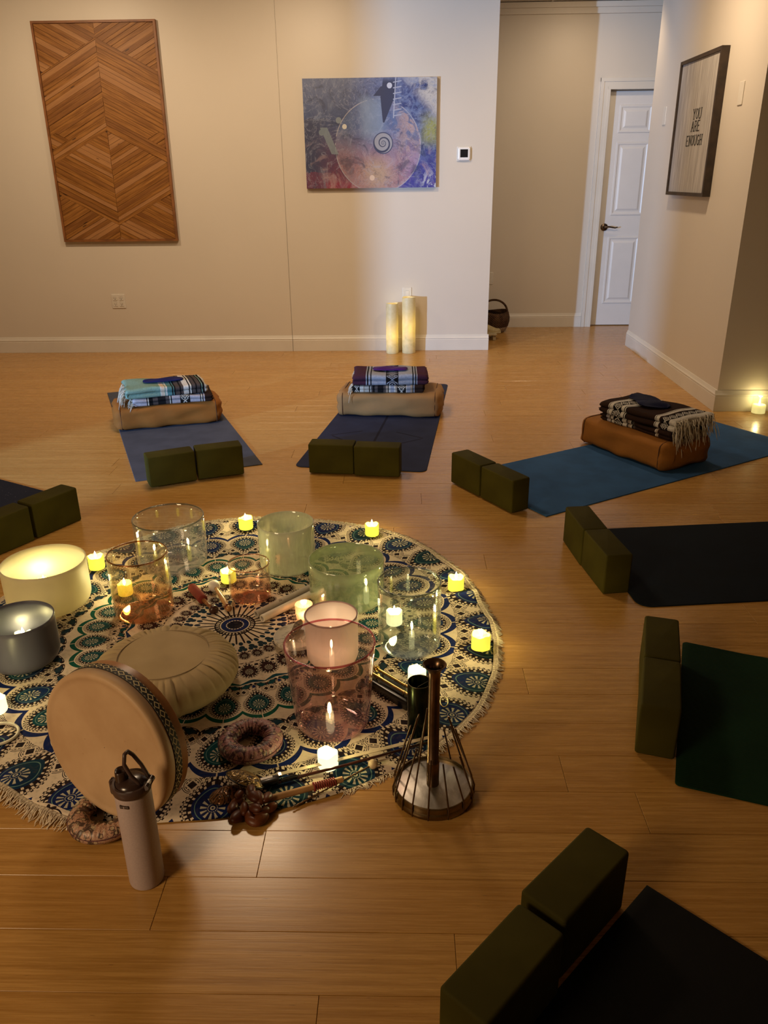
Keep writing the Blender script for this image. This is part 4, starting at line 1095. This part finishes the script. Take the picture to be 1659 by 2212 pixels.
def drum():
    az, el = -2.021, .085
    n = Vector((cos(az)*cos(el), sin(az)*cos(el), sin(el))); q = n.to_track_quat('Z', 'Y')
    c = Vector((-.667, 1.420, .2130)); R, D = .1805, .070
    t = thing('frame_drum', tuple(c), 'large round hide frame drum standing on edge in front of the cushion', 'drum'); t.rotation_mode = 'QUATERNION'; t.rotation_quaternion = q
    hide = Mat('drum_hide'); v = hide.tex(); a = hide.noise(v, 5, 4, .6); b = hide.voro(v, 30)
    col = hide.mix(a.step(.3, .7), (.44, .28, .15), (.54, .365, .21)); col = hide.mix(b.lt(.05)*.4, col, (.25, .11, .04)); hide.set(col, .55, 0, .35, Subsurface_Weight=.0); hide.bump(hide.noise(v, 60, 4)+a, .12, .001)
    wob = lambda a_, r_, z_: .0008*sin(7*a_)
    pr = [(.001, -.0012), (R*.5, -.0012), (R*.86, -.0010), (R-.014, -.0006), (R-.011, .0012), (R-.004, .0008), (R-.0008, -.0012), (R+.0012, -.006), (R+.0016, -.0245), (R+.0004, -.0255)]
    MB().lathe([(r_, z) for r_, z in pr], 120).build('drum_head', hide.m, t, True)
    wood = plain('drum_hoop_wood', (.33, .145, .045), .35, var=.2, scale=20)
    MB().lathe([(R, -.010), (R, -D+.002), (R-.002, -D), (R-.006, -D), (R-.008, -D+.002), (R-.008, -.004)], 120).build('hoop', wood, t, True, angle=40)
    bd = Mat('woven_band'); v = bd.tex(); x, y, z = bd.xyz(v); th_ = y.at2(x)*(52/(2*pi)); fx = (th_.frac()-.5).abs()*2; zc = (z+.037)*(1/.0072)
    dia = (fx+zc.abs()*.95-.80).abs().lt(.16); dash = zc.abs().band(1.12, 1.30)*(th_*2).frac().gt(.6)
    bd.set(bd.mix(dia.max(dash), (.006, .005, .005), (.62, .52, .28)), .6)
    MB().lathe([(R+.0002, -.0265), (R+.0026, -.0275), (R+.0026, -.0465), (R+.0002, -.0475)], 120).build('woven_band', bd.m, t, True, angle=40)
    MB().tube([((R-.004)*cos(a_), (R-.004)*sin(a_), -D*.62) for a_ in (0, pi)], .0035, 6).tube([((R-.004)*cos(a_), (R-.004)*sin(a_), -D*.62) for a_ in (pi/2, -pi/2)], .0035, 6).build('back_lacing', plain('rawhide', (.35, .22, .12), .7), t, True)
drum()

def bottle():
    t = thing('water_bottle', (-.549, 1.260, .0008), 'pale mauve-grey steel water bottle with dark brown lid in front of the drum', 'bottle', radians(-8))
    body = plain('bottle_powder_coat', (.42, .335, .325), .45, var=.05, scale=300, bump=.1, bscale=900); lid = plain('lid_plastic', (.035, .018, .014), .22, var=.05); lid2 = plain('collar_plastic', (.060, .034, .028), .4, var=.05)
    r = .0365
    MB().lathe([(.001, 0), (r-.004, 0), (r-.001, .0015), (r, .006), (r, .234), (r-.001, .240), (r-.0025, .243), (.001, .243)], 56).build('body', body, t, True, angle=40)
    MB().lathe([(r-.003, .241), (r+.0015, .243), (r+.003, .249), (r+.0028, .258), (r+.0005, .262), (r-.004, .262), (r-.005, .255)], 56).build('collar', lid2, t, True, angle=50)
    MB().lathe([(.001, .270), (r*.55, .269), (r*.85, .263), (r-.005, .254), (r-.004, .250)], 48).build('lid', lid, t, True)
    MB().lathe([(.001, .279), (.0075, .281), (.0115, .290), (.0125, .285), (.0135, .262), (.015, .255)], 24, c=(-.017, -.003, 0)).build('spout', lid, t, True)
    P = [(.026, -.010, .262), (.010, -.013, .285), (-.002, -.012, .312), (-.002, -.004, .331), (.000, .006, .330), (.006, .012, .318), (.020, .014, .293), (.033, .012, .266)]
    Q = []
    for i in range(len(P)-1):
        for q in (0, .33, .66): Q.append(tuple(P[i][k]+(P[i+1][k]-P[i][k])*q for k in range(3)))
    Q.append(P[-1]); MB().tube(Q, .0042, 8).build('carry_loop', lid2, t, True)
    hg = MB().xf(Matrix.Identity(4)); hg.tube([(.038, -.016, .262), (.038, -.007, .262)], .0065, 12).tube([(.038, .007, .262), (.038, .016, .262)], .0065, 12).bbox((.024, -.016, .250), (.040, .016, .262), .003)
    hg.build('hinge', lid, t, True, angle=40)
    MB().tube([(.038, -.007, .262), (.038, .007, .262)], .004, 12).build('hinge_pin', TH, t, True, angle=40)
    MB().bbox((-.046, -.010, .228), (-.036, .008, .262), .004).build('latch', lid2, t, True, angle=40)
    MB().bbox((-.012, -r-.0012, .222), (.008, -r+.003, .230), .0012).build('latch_slot', lid, t, True, angle=40)
    MB().bbox((-.0035, -r-.002, .2235), (-.001, -r+.002, .2285), .0006).build('slot_bar', body, t)
bottle()

# ================================================================== SOUND INSTRUMENTS
BRASS = plain('aged_brass', (.20, .145, .075), .34, 1, .25, scale=30); BRASSB = plain('bright_brass', (.62, .44, .16), .22, 1, .1)
STEEL = Mat('brushed_steel'); v = STEEL.tex(); n = STEEL.noise(v, 9, 5, .7, 1.0); n2 = STEEL.noise(v, 70, 3)
STEEL.set(STEEL.mix(n.step(.35, .65), (.42, .40, .37), (.62, .60, .56)), n*.3+.22, .9); STEEL.bump(n+n2*.3, .25, .002); STEEL = STEEL.m
t = thing('waterphone', (.072, 1.522, .0008), 'steel and bronze waterphone with a tall flared neck and upright rods', 'instrument')
R = .094
MB().lathe([(.001, .003), (R*.8, .002), (R, .0005), (R+.003, .004), (R+.004, .010), (R+.0035, .014), (R+.001, .019)], 80).build('pan_base', BRASS, t, True)
MB().lathe([(R+.0012, .018), (R+.001, .030), (R-.001, .034), (R-.003, .034), (R-.0035, .029), (R-.003, .020)], 80).build('pan_rim', BRASS, t, True, angle=50)
MB().lathe([(.014, .034), (.03, .0325), (R*.75, .030), (R-.006, .0255), (R-.003, .0255)], 80).build('resonator_plate', STEEL, t, True)
MB().lathe([(.0150, .030), (.0152, .100), (.0148, .101), (.0135, .102), (.0132, .335), (.0140, .350), (.0175, .360), (.0235, .3665), (.0265, .3695), (.0272, .3705), (.0260, .3715), (.0215, .3695), (.0155, .361), (.0120, .350), (.0115, .05)], 44, c=(-.002, -.006, 0)).build('neck', plain('neck_bronze', (.17, .105, .062), .30, 1, .15), t, True, angle=60)
ROD = plain('rod_bronze', (.13, .085, .05), .35, 1, .2)
for a, L_, be in ((162, .178, .228), (-172, .171, .25), (-158, .227, .24), (-140, .155, .289), (-122, .264, .243), (-99, .138, .30), (-71, .127, .31), (-45, .110, .33), (-22, .123, .279), (-3, .187, .264), (16, .215, .30), (38, .17, .28), (62, .15, .3), (88, .19, .28), (112, .16, .27), (137, .20, .25)):
    a = radians(a); b = Vector((R*1.035*cos(a), R*1.035*sin(a), .004)); tp = Vector((b.x-L_*sin(be)*cos(a), b.y-L_*sin(be)*sin(a), .012+L_*cos(be)))
    k = Vector((R*1.045*cos(a), R*1.045*sin(a), .030)); MB().tube([b, k, tp], [.0021, .0021, .0021], 8).build('rod', ROD, t, True, angle=50)
t = thing('metal_cup', (.042, 1.745, ZR), 'tall open blackish-green metal cylinder behind the waterphone neck', 'cup')
CUPM = plain('black_green_metal', (.028, .034, .016), .22, .9, .4, scale=14)
MB().lathe([(.001, .0), (.0305, 0), (.0315, .002), (.0315, .160), (.0307, .1615), (.0295, .160), (.0295, .004), (.001, .004)], 56).build('cylinder', CUPM, t, True, angle=50)
MB().tube([(.0305*cos(q*2*pi/56), .0305*sin(q*2*pi/56), .1615) for q in range(56)], .0013, 6, closed=True).build('rim', plain('rim_metal', (.12, .11, .06), .3, 1), t, True)
MB().tube([(.027, .008, .161), (-.004, -.010, .153), (-.014, -.020, .120)], .0006, 4).build('string', plain('string', (.2, .18, .13), .8), t, True)
MB().tube([(-.0315, .006, .158), (-.038, .002, .148), (-.0375, -.002, .120), (-.034, -.004, .105)], .0009, 5).build('cord', DARK, t, True)
t = thing('bar_chime', (-.030, 1.915, ZR), 'pair of brass chime rods on a black wooden block beside the pink bowl', 'chime', atan2(-.098, .098))
BW = plain('black_lacquer', (.006, .005, .005), .25, var=.1)
MB().bbox((-.085, -.030, 0), (.085, .030, .032), .003).build('block', BW, t, True, angle=35)
for y in (-.013, .013):
    r_ = MB().tube([(-.078, y, .043), (.080, y, .043)], .0046, 14).build('chime_rod', BRASSB, t, True, angle=50)
    MB().lathe([(.001, 0), (.0085, 0), (.0095, .002), (.0095, .010), (.0085, .012), (.001, .012)], 20).xf(Matrix.Translation((-.088, y, .043)) @ Matrix.Rotation(pi/2, 4, 'Y')).build('end_cap', BRASSB, r_, True, angle=40)
    for px_ in (-.055, .055): MB().tube([(px_, y, .030), (px_, y, .040)], .0022, 8).build('peg', BRASS, r_, True)
# bow
t = thing('violin_bow', (0, 0, 0), 'wooden bow with pale horsehair and black frog behind the seed rattle', 'bow')
A_, B_ = Vector((-.352, 1.522, .016)), Vector((.072, 1.688, .020)); dv = (B_-A_); dn = dv.normalized(); sd = Vector((-dn.y, dn.x, 0))
MB().tube([A_+Vector((0, 0, -.002)), A_+dv*.5+Vector((0, 0, -.004)), B_], [.0042, .0036, .003], 8).build('stick', plain('bow_stick_wood', (.060, .016, .010), .3), t, True)
m = MB(); h0 = A_+dn*.035+sd*.016+Vector((0, 0, .006)); h1 = B_+sd*.012+Vector((0, 0, .004))
m.rings([[p+sd*.0055, p+sd*.0055+Vector((0, 0, .0016)), p-sd*.0055+Vector((0, 0, .0016)), p-sd*.0055] for p in (h0, h1)], True, True); m.build('horsehair', plain('horsehair', (.62, .52, .36), .6), t)
def obox(c, l, w_, h_, ch): return MB().bbox((-l/2, -w_/2, -h_/2), (l/2, w_/2, h_/2), ch).xf(Matrix.Translation(c) @ Matrix.Rotation(atan2(dn.y, dn.x), 4, 'Z'))
fg = obox(A_+dn*.026+sd*.006+Vector((0, 0, .001)), .052, .022, .018, .004).build('frog', BW, t, True, angle=35)
obox(A_+dn*.022+sd*.010+Vector((0, 0, .0105)), .030, .009, .0016, .0006).build('pearl_slide', plain('pearl', (.55, .45, .42), .3), fg)
obox(A_+dn*.075, .045, .010, .010, .003).build('leather_grip', DARK, t, True, angle=35)
obox(A_+dn*.056+sd*.014+Vector((0, 0, .007)), .010, .014, .005, .001).build('ferrule', plain('silver', (.5, .48, .42), .25, 1), t)
# rattle
t = thing('seed_pod_rattle', (0, 0, 0), 'rattle of brown seed pods on a wooden stick wrapped in red thread', 'rattle')
S0, S1 = Vector((-.345, 1.463, .022)), Vector((-.149, 1.542, .022)); dv = S1-S0
MB().tube([S0, S0+dv*.3, S1], [.0085, .0082, .0075], 14).build('stick', plain('pale_stick', (.42, .23, .09), .5, scale=30), t, True, angle=50)
RED = plain('red_thread', (.24, .014, .014), .6); dn2 = dv.normalized(); u_ = Vector((-dn2.y, dn2.x, 0))
P = []
for i in range(120):
    q = i/119; c_ = S0+dv*(.68+.24*q); a = q*2*pi*9; P.append(c_+(u_*cos(a)+Vector((0, 0, 1))*sin(a))*.0092)
MB().tube(P, .0017, 5).build('thread_wrap', RED, t, True)
MB().tube([(S0+dv*.66)+(u_*cos(a)+Vector((0, 0, 1))*sin(a))*.0092 for a in [i*2*pi/16 for i in range(16)]], .0028, 6, closed=True).build('thread_knot', RED, t, True)
rnd = random.Random(21); podm = []
pod_mat = Mat('seed_pod'); v = pod_mat.tex(); r_ = pod_mat.rand(); n = pod_mat.noise(v, 30, 3)
pod_mat.set(pod_mat.mix(n, pod_mat.mix(r_, (.10, .022, .006), (.22, .060, .012)), (.05, .010, .004)), .4, 0, .4)
pm = MB().sphere((0, 0, 0), 1, 14, 9); pm.v = [(x*.0215+.004*(y*y), y*.0125*(1-.25*x), z*.0100*(1+.15*x)) for x, y, z in pm.v]
pod0 = pm.build('seed_pod', pod_mat.m, t, True)
pods = [(-.389, 1.486, .022, 1.2), (-.402, 1.452, .012, 1.5), (-.352, 1.462, .038, 2.4), (-.372, 1.440, .020, 1.7), (-.330, 1.437, .016, .5), (-.356, 1.420, .012, 2.0), (-.385, 1.425, .011, 1.2), (-.340, 1.458, .034, 1.9), (-.322, 1.466, .030, 1.4), (-.362, 1.478, .040, 1.8), (-.312, 1.450, .014, .8), (-.345, 1.410, .011, 2.8), (-.344, 1.432, .030, 2.6), (-.395, 1.470, .012, .6), (-.330, 1.420, .010, 1.0)]
for i, (x, y, z, a) in enumerate(pods):
    o = pod0 if i == 0 else pod0.copy()
    if i: C.objects.link(o); o.parent = t
    sc_ = rnd.uniform(.85, 1.2); o.location = (x, y, z+.003); o.rotation_euler = (rnd.uniform(-.5, .5), rnd.uniform(-.35, .35), a); o.scale = (sc_,)*3
m = MB()
for x, y, z, a in pods: m.tube([S0+dv*rnd.uniform(.02, .12)+Vector((0, 0, -.004)), ((x+S0.x)/2, (y+S0.y)/2, z*.5+.012), (x, y, z+.004)], .0009, 4)
m.build('binding_cord', plain('dark_cord', (.03, .012, .008), .8), t, True)
# thin mallet
t = thing('ball_mallet', (0, 0, 0), 'thin twisted mallet with a pale wooden ball lying along the front hem', 'mallet')
M0, M1 = Vector((-.262, 1.462, .0075)), Vector((-.080, 1.600, .0165)); P = [M0+(M1-M0)*(i/60)+Vector((0, 0, .0006*sin(i*1.7))) for i in range(61)]
MB().tube(P, [.0021+.0005*sin(i*2.1) for i in range(61)], 7).build('handle', plain('twisted_wire', (.26, .17, .09), .35, .8), t, True)
MB().sphere(M1+Vector((.003, .003, .0005)), .0125, 20, 12).build('ball', plain('pale_ball', (.60, .45, .27), .45), t, True)
# carved shells
def carved(name, loc, rot, R, label, deep, lip, col, col2):
    t = thing(name, loc, label, 'carved shell', rot=rot, group='carved brown shells'); m_ = Mat('carved_'+name); v = m_.tex(); a = m_.noise(v, 24, 2, .5, 2.0); w_ = ((a*6).frac()-.5).abs()
    m_.set(m_.mix(w_.step(.10, .28), col2, col), .28, .35, .6); m_.bump(w_, .8, .003)
    MB().lathe([(.001, deep), (R*.3, deep*.96), (R*.6, deep*.78), (R*.85, deep*.38), (R*.97, .001), (R*.99, -.001), (R*.93, -.0015), (R*.8, deep*.30), (R*.5, deep*.62), (.001, deep-.004)], 40).xf(Matrix.Diagonal((1.18, .86, 1, 1))).build('shell', m_.m, t, True)
    if lip: MB().tube([(R*1.18*cos(q*2*pi/44), R*.86*sin(q*2*pi/44), 0) for q in range(44)], .0018, 6, closed=True).build('rim', DARK, t, True)
carved('carved_shell', (-.428, 1.502, ZR+.0035), (0, 0, .5), .036, 'flat round carved brown shell beside the seed pods, the lower of the two', .011, False, (.22, .095, .03), (.022, .009, .005))
carved('carved_shell', (-.386, 1.532, ZR+.0235), (radians(-24), radians(10), -.35), .042, 'tilted carved brown shell with black rim propped above the seed pods', .016, True, (.34, .22, .07), (.03, .014, .006))
# mallets
def suede():
    t = thing('suede_mallet', (0, 0, 0), 'mallet with a rust red suede barrel head by the amber bowl', 'mallet')
    a, b = Vector((-.765, 2.535, .0225)), Vector((-.700, 2.440, .0215)); c_, e = Vector((-.655, 2.385, .0175)), Vector((-.648, 2.376, .0175)); d1 = (b-a)
    MB().tube([a-d1*.02, a, a+d1*.06, b-d1*.05, b, b+d1*.03], [.004, .012, .0165, .0175, .0155, .006], 20).build('head', plain('rust_suede', (.17, .016, .008), .9, scale=60, bump=.2), t, True)
    MB().tube([b, b+(c_-b)*.5, c_], [.0085, .0065, .0075], 14).build('handle', plain('reddish_wood', (.20, .075, .022), .35, scale=30), t, True)
    k = (c_-b).normalized()
    MB().tube([c_-k*.006, c_, c_+k*.004, c_+k*.014, c_+k*.018], [.006, .0150, .0165, .0150, .009], 18).build('end_knob', plain('dark_knob_wood', (.045, .012, .006), .35), t, True)
suede()
t = thing('ball_mallet', (0, 0, 0), 'mallet with a white ball head and turned wooden handle in the centre of the cloth', 'mallet')
a, b = Vector((-.682, 2.534, .0270)), Vector((-.602, 2.392, .0165)); k = b-a
MB().sphere(a, .0215, 24, 16).build('ball', plain('white_rubber', (.72, .68, .62), .5, var=.04), t, True)
W_ = plain('maple_handle', (.46, .25, .095), .35, scale=25)
MB().tube([a+k*q for q in (.10, .2, .35, .5, .65, .8, .90, .93)], [.0065, .0068, .0078, .0088, .0098, .0090, .0078, .0060], 16).build('handle', W_, t, True)
MB().tube([a+k*q for q in (.915, .925, .94, .95)], [.007, .0115, .0115, .007], 16).build('ring', plain('red_wood_ring', (.16, .035, .012), .35), t, True)
MB().sphere(b+Vector((.0012, -.002, -.0005)), .0112, 18, 12).build('end_knob', plain('knob_wood', (.38, .17, .05), .35), t, True)
# white tubes
TUB = plain('unglazed_white', (.62, .56, .47), .45, var=.06); TUB2 = plain('unglazed_grey', (.42, .37, .31), .5, var=.06)
def hollow(label, a, b, r, mt, mark):
    t = thing('hollow_tube', (0, 0, 0), label, 'tube', 0, 'pair of hollow tubes'); a, b = Vector(a), Vector(b); d_ = (b-a).normalized(); u = Vector((-d_.y, d_.x, 0)); w_ = d_.cross(u)
    def rg(p, q): return [p+(u*cos(i*2*pi/28)+w_*sin(i*2*pi/28))*q for i in range(28)]
    m = MB().rings([rg(a+d_*.004, r*.55), rg(a, r*.62), rg(a, r*.93), rg(a+d_*.001, r*.98), rg(a+d_*.003, r), rg(b-d_*.003, r), rg(b, r*.93), rg(b, r*.60), rg(b-d_*.004, r*.55)]+[rg(a+d_*.004, r*.55)])
    m.build('tube', mt, t, True, angle=45)
    if mark:
        c_ = a+d_*.105; m = MB()
        # small stamped emblem: a sun arc over bars, wrapped on the tube
        for (s0, s1, e0, e1) in ((-.007, .007, .30, .36), (-.005, .005, .42, .47), (-.006, -.004, .36, .60), (.004, .006, .36, .60), (-.001, .001, .47, .66), (-.004, .004, .60, .64)):
            P = []
            for e in (e0, e1):
                v_ = (u*-cos(e*pi)+Vector((0, 0, 1))*sin(e*pi))*(r+.0003); P.append((c_+d_*s0+v_, c_+d_*s1+v_))
            m.add([P[0][0], P[0][1], P[1][1], P[1][0]], [(0, 1, 2, 3)])
        m.build('stamp', plain('brown_ink', (.12, .08, .05), .7), t)
hollow('greyish hollow tube with a small stamp, farther of the two beside the green bowl', (-.499, 2.348, ZR+.0130), (-.312, 2.566, ZR+.0130), .0128, TUB2, True)
hollow('creamy white hollow tube, nearer of the two, behind the silver votive', (-.474, 2.318, ZR+.0135), (-.292, 2.528, ZR+.0135), .0133, TUB, False)
# marble dish and burnt wood
t = thing('marble_dish', (-.338, 2.190, ZR), 'round white marble stand with brass feet, holding a piece of dark wood', 'stand')
mm = Mat('white_marble'); v = mm.tex(); a = mm.noise(v, 9, 5, .6, 1.5); mm.set(mm.mix((a-.5).abs().step(.0, .03), (.34, .30, .25), (.56, .51, .43)), .35)
MB().lathe([(.001, .016), (.074, .016), (.077, .018), (.077, .027), (.075, .029), (.071, .0285), (.069, .0270), (.001, .0268)], 64).build('disc', mm.m, t, True, angle=40)
for a in (-2.0, -.2, 2.2): MB().lathe([(.001, 0), (.006, 0), (.0065, .002), (.0065, .016), (.001, .016)], 16, c=(.052*cos(a), .052*sin(a), 0)).build('foot', BRASSB, t, True, angle=40)
wd = Mat('dark_grained_wood'); v = wd.tex(scale=(1, 1, 1)); n = wd.noise(v, 30, 5, .6, 1.4); wd.set(wd.mix(((n*6).frac()-.5).abs().step(.08, .32), (.030, .014, .008), (.20, .115, .055)), .6); wd.bump(n, .6, .004)
m = MB(); m.tube([(-.375, 2.130, ZR+.036), (-.362, 2.155, ZR+.040), (-.350, 2.18, ZR+.043), (-.342, 2.205, ZR+.046), (-.335, 2.225, ZR+.049), (-.330, 2.240, ZR+.048)], [.004, .0085, .0105, .0125, .0135, .006], 12)
m.v = [(x+.0022*sin(y*260), y, ZR+.0278+max(0, (z-ZR-.0278))*(1.05+.1*sin(x*300))) for x, y, z in m.v]
tag(m.build('wood_piece', wd.m, None, True), 'gnarled dark piece of scented wood lying on the marble stand', 'wood')
# small rings
tag(MB().tube([(-1.090+.052*cos(q*2*pi/48), 1.722+.046*sin(q*2*pi/48), ZR+.0042) for q in range(48)], .0042, 8, closed=True).build('ring', plain('white_ring', (.62, .58, .46), .4), None, True), 'thin white ring lying flat at the left edge of the photo', 'ring')
P = [(.116+.013*(1-q*.25)*cos(q*7.5+.4), 1.872+.022*(1-q*.2)*sin(q*7.5+.4), ZR+.003+.004*q+.002*sin(q*9)) for q in [i/40 for i in range(41)]]
tag(MB().tube(P, .0017, 6).build('wire_loop', plain('wire_brass', (.45, .38, .2), .3, 1), None, True), 'small curled wire loop right of the waterphone neck', 'loop')

# ================================================================== HALL CORNER
bk = Mat('dark_wicker'); v = bk.tex(); x, y, z = bk.xyz(v); th_ = y.at2(x); wv = (th_*40).sin()*((z*330).sin()); n = bk.noise(v, 20, 3)
bk.set(bk.mix(n.step(.3, .7), (.045, .020, .010), (.10, .052, .025)), .8, 0, .2); bk.bump(wv, .8, .004)
bk2 = Mat('pale_wicker'); v = bk2.tex(); x, y, z = bk2.xyz(v); th_ = y.at2(x); wv = (th_*40).sin()*((z*330).sin()); bk2.set((.36, .28, .20), .8, 0, .2); bk2.bump(wv, .8, .004)
t = thing('basket', (.868, 7.80, 0), 'round belly basket, dark top and pale base, half hidden behind the wall corner', 'basket')
MB().lathe([(.001, .0005), (.10, .0005), (.125, .02), (.142, .055)], 44).build('base', bk2.m, t, True)
MB().lathe([(.142, .055), (.155, .10), (.156, .14), (.146, .175), (.132, .195), (.128, .190), (.142, .14), (.12, .06), (.001, .03)], 44, wob=lambda a, r_, z: .010*sin(2*a+1) if z > .17 else 0).build('body', bk.m, t, True)
P = [(.128*cos(q*pi/20), -.02, .185+.115*sin(q*pi/20)) for q in range(21)]
MB().tube(P, .010, 10).build('handle', bk.m, t, True)
t = thing('shoe_shelf', (.80, 7.42, 0), 'low cream wooden shelf behind the wall corner', 'shelf')
CRW = plain('cream_wood', (.42, .34, .20), .5)
MB().bbox((-.17, -.10, .045), (.055, .10, .060), .003).build('top', CRW, t)
for sx in (-.15, .02):
    for sy in (-.085, .06): MB().bbox((sx, sy, .0005), (sx+.028, sy+.028, .045), .002).build('leg', CRW, t)
t = thing('shoe', (.80, 7.42, .0605), 'cream slip-on shoe on the low shelf beside the basket', 'shoe', radians(-22))
SHM = plain('cream_leather', (.38, .29, .13), .5)
def shoe_sec(s, r_in=0):
    w_ = .036+.012*sin(pi*min(1, s*1.05))-.012*(s < .1); top = .075-.040*max(0, min(1, (s-.35)/.45)); return w_, top
m = MB(); rs = []
for i in range(15):
    s = i/14; w_, tp = shoe_sec(s); e = sqrt(max(.02, 1-((abs(s-.5)*2)**6))); w_ *= e; tp = tp*(.55+.45*e)
    rs.append([(-.15+.25*s, w_*cos(a), .006+tp*max(0, sin(a))**.8) for a in [q*pi/11 for q in range(12)]])
m.rings(rs, True, True, False); m.build('upper', SHM, t, True)
m = MB(); m.rings([[(-.152+.254*s, sg*(shoe_sec(s)[0]*sqrt(max(.02, 1-((abs(s-.5)*2)**6)))+.003), z) for s, sg in [(q/14, 1) for q in range(15)]+[(1-q/14, -1) for q in range(15)]] for z in (0, .010)], True, True); m.build('sole', plain('pale_sole', (.50, .42, .24), .6), t)
